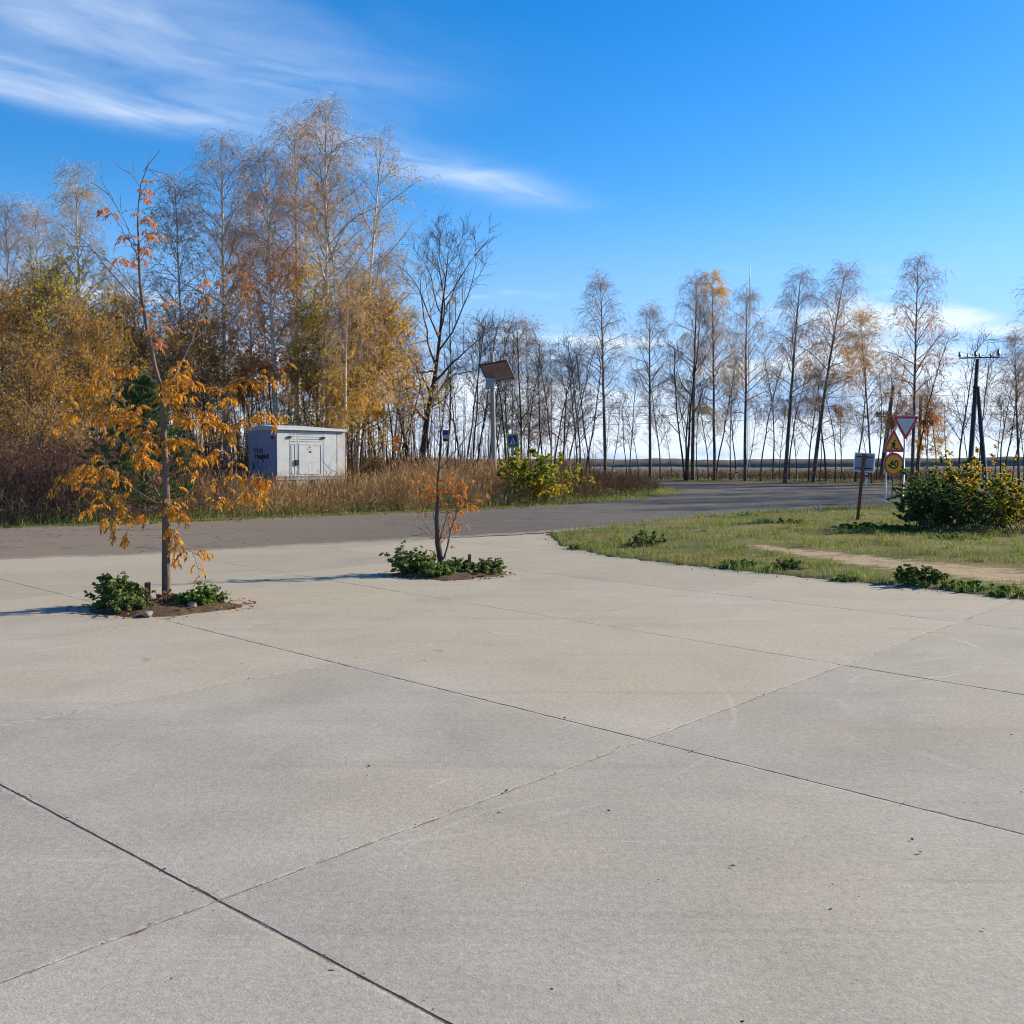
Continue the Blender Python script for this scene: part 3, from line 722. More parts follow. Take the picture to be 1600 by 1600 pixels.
def birch(seed, H=14.0, crown0=0.25, K=38, spread=0.20, lean=0.0, twk=8, nleaf=5000, fork=0.0, low_leaf=0.0, weep=1.0, r0=None):
    rng = np.random.RandomState(seed)
    r0 = r0 or 0.0068 * H
    n = 18
    t = np.linspace(0, 1, n)
    wob = np.cumsum(rng.normal(0, 0.010 * H / 14, (n, 2)), axis=0); wob -= np.linspace(0, 1, n)[:, None] * wob[-1] * 0.5
    trunk = np.zeros((1, n, 3)); trunk[0, :, 2] = t * H; trunk[0, :, 0] = wob[:, 0] + lean * H * t ** 1.5; trunk[0, :, 1] = wob[:, 1]
    stems = [trunk]
    srad = [taper(1, n, r0, 0.012, 0.85)]
    if fork:
        f0 = int(n * 0.3)
        st = trunk[0, f0][None]; L = H * (1 - 0.33) * fork
        p = grow(st, np.array([[0.34 * (1 if lean <= 0 else -1), 0.1, 1.0]]), L, n, rng, -0.035, 0.03)
        stems.append(p); srad.append(taper(1, n, r0 * 0.72, 0.012, 0.85))
    tb = MB(); wb = MB(); LP = []; 
    l1p, l1r = [], []
    for st, sr in zip(stems, srad):
        tb.tube(st, sr, 9)
        k = K if len(stems) == 1 else int(K * 0.62)
        pos, tan, r, tt = spawn(st, sr, k, crown0, 0.985, rng, True)
        az = np.arange(k) * 2.4 + rng.uniform(0, 0.9, k)
        ang = np.interp(tt, [crown0, 0.6, 1], [1.05, 0.78, 0.45]) + rng.normal(0, 0.12, k)
        d = turn(np.tile(np.array([[0.02, 0, 1.0]]), (k, 1)), ang, rng, az)
        prof = np.interp(tt, [crown0, crown0 + 0.15, 0.55, 0.8, 1.0], [0.55, 0.95, 1.0, 0.72, 0.28])
        L = H * spread * prof * rng.uniform(0.65, 1.2, k)
        b = grow(pos, d, L, 9, rng, np.interp(tt, [0.2, 1], [0.02, 0.035]) * weep, 0.085)
        l1p.append(b); l1r.append(taper(k, 9, np.minimum(r * 0.55, 0.008 + L * 0.0105), 0.006, 0.9))
    l1p = np.concatenate(l1p); l1r = np.concatenate(l1r)
    tb.tube(l1p, l1r, 5)
    # second order
    pos, tan, r, tt = spawn(l1p, l1r, 8, 0.15, 1.0, rng, True)
    L1len = np.repeat(np.linalg.norm(l1p[:, -1] - l1p[:, 0], axis=1), 8)
    d = turn(tan, rng.uniform(0.5, 1.0, len(pos)), rng); d[:, 2] += 0.18; 
    L = L1len * (0.52 - 0.25 * tt) * rng.uniform(0.6, 1.25, len(pos)) + 0.25
    l2p = grow(pos, d, L, 6, rng, 0.07 * weep, 0.13); l2r = taper(len(pos), 6, np.minimum(r * 0.6, 0.012), 0.004)
    wb.tube(l2p, l2r, 4)
    # hanging twigs
    tw = []
    for src, rad_, k, lo in ((l2p, l2r, twk, 0.2), (l1p, l1r, twk + 3, 0.4)):
        pos, tan, r, tt = spawn(src, rad_, k, lo, 1.0, rng)
        d = turn(tan, rng.uniform(0.3, 0.9, len(pos)), rng)
        tw.append(grow(pos, d, rng.uniform(0.35, 1.25, len(pos)) * (0.6 + 0.4 * weep), 6, rng, 0.42 * weep, 0.11))
    tw = np.concatenate(tw)
    wb.tube(tw, taper(len(tw), 6, 0.0050, 0.0026), 3)
    pos, tan, r, tt = spawn(tw, taper(len(tw), 6, 0.006, 0.003), 2, 0.15, 0.9, rng)
    d = turn(tan, 0.7, rng); tl = grow(pos, d, rng.uniform(0.12, 0.4, len(pos)), 3, rng, 0.5 * weep, 0.15)
    wb.tube(tl, taper(len(tl), 3, 0.004, 0.0025), 3)
    fol = []
    # leaves in clumps: some sprays keep theirs, others are bare
    for nl, thr in ((nleaf, 0.0), (int(nleaf * 0.30), 0.45)):
        lb = MB()
        keep = vnoise(tw[:, 0, 0] * 1.0 + tw[:, 0, 1] * 0.6, tw[:, 0, 2], 0.55, seed + 7) + (0.5 - tw[:, 0, 2] / H) * low_leaf
        w = np.clip(keep - (np.quantile(keep, thr) if thr else -9), 0, None) if thr else np.exp(keep * 2.6)
        w = w / w.sum()
        sel = rng.choice(len(tw), nl, p=w)
        f = rng.uniform(0.15, 1, nl) * 5; i = np.minimum(f.astype(int), 4); g = (f - i)[:, None]
        p = tw[sel, i] * (1 - g) + tw[sel, i + 1] * g + rng.normal(0, 0.03, (nl, 3))
        leaves(lb, p, rdir(nl, rng, -1, 0.2), rng.uniform(0.05, 0.09, nl), rng.uniform(0.02, 0.034, nl), rng)
        fol.append(lb.mesh('foliage', 'leaf_rust'))
    lb = MB(); nl = int(nleaf * 0.55); keep = vnoise(tw[:, 0, 0] + tw[:, 0, 1] * 0.6, tw[:, 0, 2], 0.5, seed + 9) * 2.2 + tw[:, 0, 2] / H * 5.0 + tw[:, 0, 0] * 0.8; w = np.exp(keep); w /= w.sum()
    sel = rng.choice(len(tw), nl, p=w); i = rng.randint(1, 6, nl)
    leaves(lb, tw[sel, i] + rng.normal(0, 0.05, (nl, 3)), rdir(nl, rng, -1, 0.2), rng.uniform(0.05, 0.09, nl), rng.uniform(0.02, 0.034, nl), rng); fol.append(lb.mesh('foliage', 'leaf_rust'))
    return dict(trunk=tb.mesh('trunk', 'birch_bark', True, 'rad'), twigs=wb.mesh('twigs', 'twig_birch', False), fol=fol, H=H)

def broad(seed, H=11.0, crown0=0.28, K=16, spread=0.42, lean=0.0, r0=None, nleaf=0, upright=1.0, k2=7, k3=6, multi=1, bark='dark_bark', twig='twig_dark'):
    """bare broad-leaved tree: crooked limbs, short stiff twigs"""
    rng = np.random.RandomState(seed)
    r0 = r0 or 0.011 * H
    n = 14; tb = MB(); wb = MB(); l1p, l1r = [], []
    for m in range(multi):
        d0 = np.array([[lean * 0.5 + rng.normal(0, 0.10) * (multi > 1) + 0.22 * (m - (multi - 1) / 2), rng.normal(0, 0.08) * (multi > 1), 1.0]])
        hh = H * rng.uniform(0.8, 1.0) if m else H
        st = grow(np.array([[0.12 * m * (multi > 1), 0.06 * (m % 2), 0.0]]), d0, hh, n, rng, -0.03, 0.045)
        sr = taper(1, n, r0 * (0.75 if m else 1), 0.012, 0.95); sr[0, 0] *= 1.3
        tb.tube(st, sr, 9)
        k = K if m == 0 else int(K * 0.7)
        pos, tan, r, tt = spawn(st, sr, k, crown0, 0.98, rng, True)
        az = np.arange(k) * 2.4 + rng.uniform(0, 1.2, k)
        d = turn(tan, np.interp(tt, [crown0, 1], [1.05, 0.5]) * upright + rng.normal(0, 0.12, k), rng, az)
        L = H * spread * np.interp(tt, [crown0, 0.45, 0.75, 1], [0.85, 1.0, 0.7, 0.32]) * rng.uniform(0.6, 1.15, k)
        b = grow(pos, d, L, 9, rng, -0.05, 0.14)
        l1p.append(b); l1r.append(taper(k, 9, np.minimum(r * 0.6, 0.006 + L * 0.016), 0.006, 0.9))
    l1p = np.concatenate(l1p); l1r = np.concatenate(l1r); tb.tube(l1p, l1r, 6)
    pos, tan, r, tt = spawn(l1p, l1r, k2, 0.2, 1.0, rng, True)
    LL = np.repeat(np.linalg.norm(l1p[:, -1] - l1p[:, 0], axis=1), k2)
    d = turn(tan, rng.uniform(0.5, 0.95, len(pos)), rng); d[:, 2] += 0.15
    L = LL * (0.55 - 0.28 * tt) * rng.uniform(0.6, 1.2, len(pos)) + 0.2
    l2p = grow(pos, d, L, 6, rng, -0.03, 0.17); l2r = taper(len(pos), 6, np.minimum(r * 0.6, 0.02), 0.0045)
    wb.tube(l2p, l2r, 4)
    pos, tan, r, tt = spawn(l2p, l2r, k3, 0.2, 1.0, rng)
    d = turn(tan, rng.uniform(0.4, 0.9, len(pos)), rng)
    tw = grow(pos, d, rng.uniform(0.3, 0.9, len(pos)), 4, rng, -0.03, 0.2); wb.tube(tw, taper(len(tw), 4, 0.007, 0.0035), 3)
    pos, tan, r, tt = spawn(tw, taper(len(tw), 4, 0.006, 0.003), 2, 0.2, 0.95, rng)
    tl = grow(pos, turn(tan, 0.7, rng), rng.uniform(0.12, 0.35, len(pos)), 3, rng, 0, 0.2); wb.tube(tl, taper(len(tl), 3, 0.0045, 0.0028), 3)
    fol = []
    if nleaf:
        lb = MB(); sel = rng.randint(0, len(tw), nleaf)
        leaves(lb, tw[sel, rng.randint(1, 4, nleaf)] + rng.normal(0, 0.08, (nleaf, 3)), rdir(nleaf, rng, -1, 0.4), rng.uniform(0.035, 0.07, nleaf), rng.uniform(0.014, 0.026, nleaf), rng)
        fol.append(lb.mesh('foliage', 'leaf_gold'))
    return dict(trunk=tb.mesh('trunk', bark, True, 'rad'), twigs=wb.mesh('twigs', twig, False), fol=fol, H=H)

def plant_tree(proto, name, px, d, H, rz, label, group=None, leaf=None, dense=0, tilt=0.0, dz=-0.05, cat='tree', x=None):
    """stand a tree at photo column px and distance d (metres)"""
    X = sx(px, d) if x is None else x
    if H > 60: H = ((HORIZON - H) * d / 1600 + CAM_H - float(ground_z(X, d))) * 0.97      # given as the row of its top in the photo
    s = H / proto['H']
    t = thing(name, label, cat, (X, d, float(ground_z(X, d)) + dz), 0, group, s, (0, tilt, rz) if False else None)
    t.rotation_mode = 'XYZ'; t.rotation_euler = (Matrix.Rotation(tilt, 3, 'Y') @ Matrix.Rotation(rz, 3, 'Z')).to_euler()
    tk = link('trunk', proto['trunk'], t); link('twigs', proto['twigs'], t)
    if group and 'cross road' in group and name == 'birch_tree': tk.material_slots[0].link = 'OBJECT'; tk.material_slots[0].material = MATS['birch_bark_backlit']  # roadside birches take the bark with backlit shade in its colour
    if leaf and proto['fol']:
        o = link('foliage', proto['fol'][min(dense, len(proto['fol']) - 1)], t)
        o.material_slots[0].link = 'OBJECT'; o.material_slots[0].material = MATS[leaf]
    return t

BIRCH = [birch(11, 15, 0.24, 42, 0.200, 0.0, 4, 14000, low_leaf=2.2, r0=0.125),          # 0 tall, straight
         birch(12, 15, 0.27, 44, 0.180, 0.0, 4, 14000, low_leaf=1.8, r0=0.125),          # 1 narrow column
         birch(13, 16, 0.22, 40, 0.200, 0.03, 4, 16000, fork=0.95, low_leaf=2.4, r0=0.13),  # 2 forked, broad
         birch(14, 13, 0.32, 34, 0.190, 0.05, 5, 9500, low_leaf=1.0, r0=0.135),                        # 3 leaning, high crown
         birch(15, 14, 0.34, 38, 0.200, -0.01, 5, 7000, weep=0.8, low_leaf=1.0, r0=0.135),             # 4 high airy crown
         birch(16, 10, 0.25, 26, 0.20, 0.02, 5, 7500, weep=0.7, low_leaf=1.5)]               # 5 small
BROAD = [broad(31, 11, 0.24, 17, 0.46, 0.12, 0.17, k2=8, k3=8),                # 0 big crooked limbs
         broad(32, 9, 0.30, 13, 0.30, 0.0, 0.075),                             # 1 mid
         broad(33, 8, 0.35, 12, 0.26, 0.04, 0.06, upright=0.8, nleaf=700),     # 2
         broad(34, 9, 0.26, 8, 0.30, 0.0, 0.085, multi=3, upright=0.75, k2=5, k3=5)]         # 3 several stems
THIN = [broad(41, 8, 0.38, 10, 0.14, 0.02, 0.052, upright=0.7, k2=4, k3=4),
        broad(42, 7, 0.32, 9, 0.17, -0.03, 0.045, upright=0.65, k2=4, k3=4),
        broad(43, 6, 0.25, 10, 0.20, 0.05, 0.040, upright=0.65, k2=4, k3=4, nleaf=500)]
UNDER = [broad(51, 5.0, 0.12, 16, 0.40, 0.0, 0.05, upright=0.9, k2=6, k3=5, nleaf=9000, bark='brown_bark', twig='twig_ash'),
         broad(52, 4.2, 0.10, 15, 0.42, 0.0, 0.04, upright=0.9, k2=6, k3=5, nleaf=8500, bark='brown_bark', multi=2, twig='twig_ash')]

# ---- the birch wood on the left
LW = 'birches of the wood on the left'
plant_tree(BIRCH[3], 'birch_tree', 22, 46, 320, 2.6, 'pale-trunked nearly bare birch cut by the left edge of the photo', LW, 'leaf_grey', 1, 0.02)
plant_tree(BIRCH[1], 'birch_tree', 128, 47, 270, 0.4, 'straight birch with thin grey crown and yellow lower leaves, left of the young orange tree', LW, 'leaf_olive', 0)
plant_tree(BIRCH[0], 'birch_tree', 352, 46, 215, 1.1, 'tall birch with rusty crown just left of the white kiosk', LW, 'leaf_rust', 0)
plant_tree(BIRCH[5], 'birch_tree', 288, 44, 285, 3.0, 'birch with brownish drooping crown to the left of the tall rusty birch', LW, 'leaf_grey', 0)
plant_tree(BIRCH[3], 'birch_tree', 432, 45, 250, 4.4, 'white-trunked birch with rust-brown crown rising directly behind the kiosk', LW, 'leaf_rust', 0, 0.0)
plant_tree(BIRCH[0], 'birch_tree', 512, 46, 160, 2.0, 'tallest birch of the wood, with weeping bare tips above an orange crown', LW, 'leaf_gold', 0)
plant_tree(BIRCH[2], 'birch_tree', 556, 47, 208, 0.3, 'forked birch leaning right at the right-hand end of the birch wood', LW, 'leaf_olive', 0, 0.05)
plant_tree(BIRCH[4], 'birch_tree', 468, 49, 195, 5.2, 'birch with pinkish brown crown squeezed left of the tallest birch', LW, 'leaf_rust', 1)
plant_tree(BIRCH[4], 'birch_tree', 68, 52, 330, 0.9, 'slim bare birch between the left edge and the straight grey birch', LW, 'leaf_grey', 1)
plant_tree(BIRCH[5], 'birch_tree', 395, 50, 310, 1.9, 'slender birch between the tall rusty birch and the kiosk birch', LW, 'leaf_rust', 0)
plant_tree(BIRCH[5], 'birch_tree', 190, 49, 430, 4.0, 'small ochre birch behind the top of the young orange tree', LW, 'leaf_olive', 0)
plant_tree(BIRCH[5], 'birch_tree', 540, 43, 430, 0.0, 'young yellow-leaved birch behind the right end of the kiosk', LW, 'leaf_gold', 0)
plant_tree(BIRCH[5], 'birch_tree', 600, 49, 400, 2.2, 'yellowing birch at the foot of the leaning forked birch', LW, 'leaf_gold', 1)
plant_tree(BIRCH[1], 'birch_tree', -40, 48, 330, 1.2, 'birch whose twigs just reach into the left edge', LW, 'leaf_grey', 1)
# ---- leafy undergrowth trees
UG = 'leafy undergrowth trees of the left wood'
for px, d, H, k, lf, lab in [(8, 38, 6.6, 0, 'leaf_thicket', 'bronze-leaved small tree at the far left edge'),
        (78, 40, 7.4, 1, 'leaf_olive', 'olive-gold small tree below the straight grey birch'),
        (140, 37, 6.0, 0, 'leaf_thicket', 'bronze small tree left of the little pine'),
        (200, 41, 6.6, 1, 'leaf_gold', 'golden small tree behind the little pine'),
        (45, 33, 4.4, 1, 'leaf_thicket', 'reddish bush above the dark bramble at the left edge'),
        (500, 44, 7.0, 0, 'leaf_olive', 'yellow-green small tree straight behind the kiosk roof'),
        (555, 46, 7.6, 1, 'leaf_gold', 'gold-leaved small tree behind the right corner of the kiosk'),
        (318, 42, 6.2, 1, 'leaf_thicket', 'rusty small tree between the pine and the kiosk'),
        (-60, 36, 6.5, 0, 'leaf_thicket', 'bronze small tree mostly outside the left edge')]:
    plant_tree(UNDER[k], 'understorey_tree', px, d, H, px * 0.7, lab, UG, lf)
# ---- bare dark trees in the middle
MT = 'dark bare trees in the middle'
plant_tree(BROAD[0], 'bare_tree', 652, 52, 385, 0.2, 'largest dark bare tree, with thick crooked limbs, left of the solar lamp pole', MT, None, 0, 0.13)
plant_tree(BROAD[1], 'bare_tree', 577, 50, 480, 1.0, 'dark straight bare trunk right beside the kiosk end', MT)
plant_tree(BROAD[1], 'bare_tree', 640, 54, 460, 2.4, 'dark bare tree leaning left of the largest crooked tree', MT, None, 0, -0.06)
plant_tree(BROAD[3], 'bare_tree', 612, 57, 500, 0.6, 'many-stemmed bare tree behind the round orange signs', MT)
plant_tree(BROAD[2], 'bare_tree', 738, 60, 500, 3.0, 'bare tree with few brown leaves just left of the solar lamp pole', MT, 'leaf_grey')
plant_tree(BIRCH[5], 'bare_tree', 800, 62, 500, 1.0, 'bare fine-twigged tree just right of the solar panel', MT, 'leaf_grey', 1)
plant_tree(BIRCH[5], 'bare_tree', 826, 64, 505, 2.8, 'bare fine-twigged tree standing above the pedestrian crossing sign', MT, 'leaf_grey', 1)
plant_tree(BROAD[1], 'bare_tree', 880, 66, 545, 0.5, 'bare dark tree directly behind the yellow-green shrub', MT)
plant_tree(BIRCH[5], 'bare_tree', 862, 68, 540, 4.1, 'pale twiggy tree left of the bare dark tree behind the yellow-green shrub', MT, 'leaf_grey', 1)
# ---- row of trees along the far side of the cross road
RW = 'trees along the far side of the cross road'
plant_tree(BIRCH[4], 'birch_tree', 946, 70, 435, 0.5, 'tall bare birch standing alone at the left end of the roadside row', RW, None, 1, -0.02)
plant_tree(BIRCH[4], 'birch_tree', 1016, 68, 480, 2.9, 'slim bare birch, second tall one of the roadside row from the left', RW, None, 1, -0.02)
plant_tree(BROAD[3], 'bare_tree', 1072, 67, 500, 1.4, 'stout bare tree with several stems in the middle of the roadside row', RW, None, 0)
plant_tree(BIRCH[3], 'birch_tree', 1082, 68, 440, 5.0, 'bare grey birch crown behind the stout several-stemmed tree', RW, 'leaf_grey', 1, -0.01)
plant_tree(BIRCH[1], 'birch_tree', 1116, 67, 432, 0.4, 'birch with bright orange leaves on the right of its crown', RW, 'leaf_gold', 2, -0.02)
plant_tree(BIRCH[4], 'birch_tree', 1164, 65, 455, 4.6, 'dark-trunked bare birch in line with the radio mast', RW, 'leaf_grey', 1, 0.0)
plant_tree(BIRCH[3], 'birch_tree', 1226, 62, 425, 1.2, 'bare birch leaning right, left of the leaning pair', RW, 'leaf_grey', 1, 0.06)
plant_tree(BIRCH[3], 'birch_tree', 1270, 62, 418, 0.0, 'birch leaning far right with bent-over top', RW, 'leaf_grey', 0, 0.09)
plant_tree(BIRCH[5], 'birch_tree', 1362, 60, 490, 2.0, 'orange-tinged birch leaning left behind the back of the square board', RW, 'leaf_gold', 2, -0.07)
plant_tree(BIRCH[0], 'birch_tree', 1424, 59, 400, 0.8, 'tallest pointed birch of the row, behind the give-way sign', RW, 'leaf_rust', 0, 0.01)
plant_tree(BIRCH[5], 'birch_tree', 1448, 60, 600, 3.6, 'low orange-leaved birch to the right of the give-way sign', RW, 'leaf_gold', 0)
plant_tree(BIRCH[4], 'birch_tree', 1592, 56, 520, 1.0, 'thin bare birch right of the dark power pole, at the right edge', RW, 'leaf_grey', 1, -0.05)
plant_tree(BROAD[2], 'bare_tree', 1562, 58, 570, 1.0, 'low bare tree between the dark power pole and the right edge', RW)
plant_tree(BROAD[1], 'bare_tree', 1290, 63, 560, 1.9, 'bare dark tree between the far-leaning birch and the square board', RW)
for px, d, H, k, rz in [(1640, 53, 12, 4, 0.3), (1720, 50, 13, 0, 1.3), (1800, 48, 12, 3, 2.0), (1900, 46, 13, 1, 4.0), (2010, 44, 12, 0, 5.0)]:
    plant_tree(BIRCH[k], 'birch_tree', px, d, H, rz, 'roadside birch standing beyond the right edge, seen only by its shade on the road', 'roadside birches beyond the right edge', 'leaf_grey', 1)
# ---- thin stems that fill the woods
rng = np.random.RandomState(77)
SPANS = [(-60, 128, 'left of the straight grey birch'), (128, 288, 'behind the top of the young orange tree'), (288, 386, 'left of the kiosk, below the tall rusty birch'), (386, 470, 'behind the left half of the kiosk'), (470, 560, 'behind the right half of the kiosk'),
         (560, 612, 'between the kiosk and the round orange signs'), (612, 660, 'between the round orange signs and the largest crooked tree'), (660, 720, 'beside the bus stop sign'), (720, 771, 'just left of the solar lamp pole'), (771, 810, 'between the solar lamp pole and the crossing sign'), (810, 870, 'behind the yellow-green shrub'), (870, 930, 'right of the yellow-green shrub, before the lone tall birch'),
         (930, 1010, 'between the lone tall birch and the slim second birch'), (1010, 1070, 'left of the stout several-stemmed tree'), (1070, 1116, 'around the stout several-stemmed tree'), (1116, 1164, 'between the orange-topped birch and the radio mast'), (1164, 1226, 'just right of the radio mast'), (1226, 1275, 'between the two right-leaning birches'), (1275, 1335, 'between the far-leaning birch and the square board'), (1335, 1395, 'between the square board and the wooden power pole'), (1395, 1435, 'behind the give-way sign'), (1435, 1500, 'between the give-way sign and the dark power pole'), (1500, 1560, 'beside the dark power pole'), (1560, 1700, 'near the right edge')]
def thicket(n, p0, p1, d0, d1, h0, h1, label, group):
    for i in range(n):
        px = p0 + (p1 - p0) * (i + rng.uniform(0, 1)) / n; d = rng.uniform(d0, d1)
        if p0 > 900: d = 73.4 / (1 + 0.000417 * (px - 800)) + rng.uniform(0.3, 7)
        where = next(w for a_, b_, w in SPANS if a_ <= px < b_)
        plant_tree(THIN[rng.randint(3)], 'thin_tree', px, d, rng.uniform(h0, h1), rng.uniform(0, 6.3), label + ' ' + where, group, None, 0, rng.normal(0, 0.03))
thicket(44, -20, 560, 46, 66, 6.5, 10, 'thin dark bare stem', 'thin stems in the left wood')
thicket(38, 560, 930, 50, 74, 6.0, 10, 'thin bare stem', 'thin stems in the middle wood')
thicket(42, 930, 1620, 0, 0, 4.5, 8.6, 'thin roadside stem', 'thin stems along the cross road')

# ------------------------------------------------------------------ transformer kiosk
def build_kiosk():
    a = R(45)
    L, W, Hh = 3.06, 2.0, 1.80
    corner = (sx(433, 38.0), 38.0)
    zb = 1.27
    root = thing('transformer_kiosk', 'white metal transformer kiosk with stencilled side on concrete blocks by the birch wood', 'kiosk', (corner[0], corner[1], zb), a)
    # local frame: +x along the lit long face (right and away), +y along the shaded end face (left and away)
    def rusty(c, size, e, name):
        mb = MB(); x, y, z = [k / 2 for k in size]
        nx = 6; nz = 8
        xs = np.linspace(-x, x, nx); zs = np.linspace(-z, z, nz)
        X, Z = np.meshgrid(xs, zs)
        front = np.stack([X, np.full_like(X, -y), Z], -1).reshape(-1, 3)
        idx = np.arange(nx * nz).reshape(nz, nx)
        q = np.stack([idx[:-1, :-1], idx[:-1, 1:], idx[1:, 1:], idx[1:, :-1]], -1)
        mb.add(front + np.array(c), q, e(X, Z).ravel())
        mb.box((c[0], c[1] + 0.0015, c[2]), (size[0], size[1] - 0.003, size[2]))
        return mb.obj(name, 'kiosk', root, attr='edge')
    low = lambda X, Z: np.clip(-(Z + 0.55) * 0.6, 0, 0.25)
    # core box, a little inside the panels
    boxobj('body', (L / 2, W / 2, Hh / 2), (L - 0.04, W - 0.04, Hh - 0.01), 'kiosk', root, bevel=0.01)
    widths = [(0.0, 0.52), (0.54, 0.86), (0.88, 2.02), (2.05, 2.66), (2.69, 3.06)]
    names = ['wall_panel', 'door', 'door', 'wall_panel', 'wall_panel']
    for i, ((x0, x1), nm) in enumerate(zip(widths, names)):
        e = low if i < 4 else (lambda X, Z: np.clip(0.55 + 0.25 * np.abs(Z) + X * 0.4, 0, 1))
        p = rusty(((x0 + x1) / 2, 0.0, Hh / 2 - 0.02), (x1 - x0, 0.05, Hh - 0.10), e, nm)
        if i == 4: p['label'] = 'rust-stained end panel'
        if nm == 'door':
            # pressed rows of vents near the top, and a raised lower field
            mb = MB()
            cols = np.arange(x0 + 0.07, x1 - 0.06, 0.115)
            for zz in (1.62, 1.53, 1.44, 1.35):
                for cx in cols: mb.box((cx + 0.03, -0.03, zz), (0.075, 0.016, 0.014), Matrix.Rotation(R(28), 3, 'X'))
            v = mb.obj('vent_slots', 'sign_back', p); v['kind'] = 'stuff'
            fw = x1 - x0
            for (fx0, fx1, fz0, fz1) in [(x0 + 0.08, x1 - 0.08, 0.12, 1.24)]:
                fr = MB()
                for (cx, cz, wx, wz) in [((fx0 + fx1) / 2, fz0, fx1 - fx0, 0.025), ((fx0 + fx1) / 2, fz1, fx1 - fx0, 0.025), (fx0, (fz0 + fz1) / 2, 0.025, fz1 - fz0 - 0.03), (fx1, (fz0 + fz1) / 2, 0.025, fz1 - fz0 - 0.03)]:
                    fr.box((cx, -0.031, cz), (wx, 0.014, wz))
                fr.obj('pressed_frame', 'kiosk', p)
    for sx_ in (0.53, 0.87, 2.035, 2.675): boxobj('seam', (sx_, -0.02, Hh / 2 - 0.02), (0.022, 0.012, Hh - 0.12), 'steel_dark', root)
    for hx in (0.53, 2.035):
        boxobj('hinge', (hx, -0.05, 1.50), (0.15, 0.05, 0.075), 'sign_black', root, bevel=0.006)
    boxobj('lock_plate', (0.84, -0.052, 0.55), (0.17, 0.05, 0.20), 'sign_black', root, bevel=0.01)
    tri = [(-0.12, 0), (0.12, 0), (0, 0.2)]
    w = prism('warning_label', tri, 0.008, 'sign_white', root, Matrix.Translation((1.45, -0.036, 1.05)))
    bolt = [(0.0, 0.14), (-0.035, 0.07), (-0.005, 0.075), (-0.015, 0.02), (0.035, 0.09), (0.005, 0.085)]
    prism('bolt_mark', bolt, 0.003, 'sign_black', w, Matrix.Translation((1.45, -0.039, 1.05)))
    text_mesh('stencil_lettering', 'тп', 0.10, 'sign_black', w, Matrix.Translation((1.45, -0.033, 0.96)) @ Matrix.Rotation(R(90), 4, 'X'), 0.002, 0.004)
    # shaded end face: door leaf, hinge, stencil lettering, handle
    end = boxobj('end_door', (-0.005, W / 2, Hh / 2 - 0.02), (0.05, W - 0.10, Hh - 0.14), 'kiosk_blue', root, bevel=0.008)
    Mx = Matrix.Rotation(R(-90), 4, 'Z') @ Matrix.Rotation(R(90), 4, 'X')
    text_mesh('stencil_lettering', 'ТП 571', 0.22, 'sign_black', end, Matrix.Translation((-0.032, 1.22, 0.98)) @ Mx, 0.002, 0.010)
    text_mesh('stencil_lettering', 'ГРИДНАЯ', 0.20, 'sign_black', end, Matrix.Translation((-0.032, 0.98, 0.76)) @ Mx, 0.002, 0.014)
    text_mesh('stencil_lettering', 'тел. 2-17-84', 0.10, 'sign_black', end, Matrix.Translation((-0.032, 1.10, 0.60)) @ Mx, 0.002, 0.003)
    boxobj('hinge', (-0.05, 0.22, 1.48), (0.05, 0.15, 0.075), 'sign_black', end, bevel=0.006)
    hz = MB(); hz.tube(np.array([(-0.04, 1.52, 0.56), (-0.085, 1.50, 0.54), (-0.09, 1.48, 0.44), (-0.085, 1.52, 0.36), (-0.04, 1.56, 0.34)]), np.full(5, 0.018), 6, cap=True); hz.obj('handle', 'sign_black', end, True)
    # roof: overhanging tray with upstand fascia and a shallow ridged sheet
    o = 0.10
    bm = bmesh.new()
    x0, x1, y0, y1 = -o * 0.5, L + o * 0.4, -o, W + o
    zt = Hh - 0.03
    lo = [(x0, y0, zt), (x1, y0, zt), (x1, y1, zt), (x0, y1, zt)]; hi = [(x0, y0, zt + 0.10), (x1, y0, zt + 0.08), (x1, y1, zt + 0.08), (x0, y1, zt + 0.10)]
    vl = [bm.verts.new(v) for v in lo]; vh = [bm.verts.new(v) for v in hi]
    r = [bm.verts.new(v) for v in ((x0 + 0.05, W / 2, zt + 0.19), (L * 0.5, W / 2, zt + 0.22), (x1 - 0.05, W / 2, zt + 0.15))]
    bm.faces.new(vl[::-1])
    for i in range(4): bm.faces.new((vl[i], vl[(i + 1) % 4], vh[(i + 1) % 4], vh[i]))
    bm.faces.new((vh[0], vh[1], r[2], r[1], r[0])); bm.faces.new((vh[2], vh[3], r[0], r[1], r[2])); bm.faces.new((vh[1], vh[2], r[2])); bm.faces.new((vh[3], vh[0], r[0]))
    bmesh.ops.recalc_face_normals(bm, faces=bm.faces[:])
    me = bpy.data.meshes.new('roof'); bm.to_mesh(me); bm.free(); me.materials.append(MATS['kiosk'])
    rf = link('roof', me, root)
    boxobj('drip_rail', (L / 2, y0 - 0.012, zt + 0.012), (L + 0.1, 0.02, 0.03), 'kiosk', rf)
    boxobj('drip_rail', (x0 - 0.012, W / 2, zt + 0.012), (0.02, W + 0.2, 0.03), 'kiosk', rf)
    # plinth of loose concrete blocks
    boxobj('base_frame', (L / 2, W / 2, -0.05), (L + 0.02, W + 0.02, 0.09), 'steel_grey', root)
    gz = float(ground_z(corner[0], corner[1])) - zb - 0.15
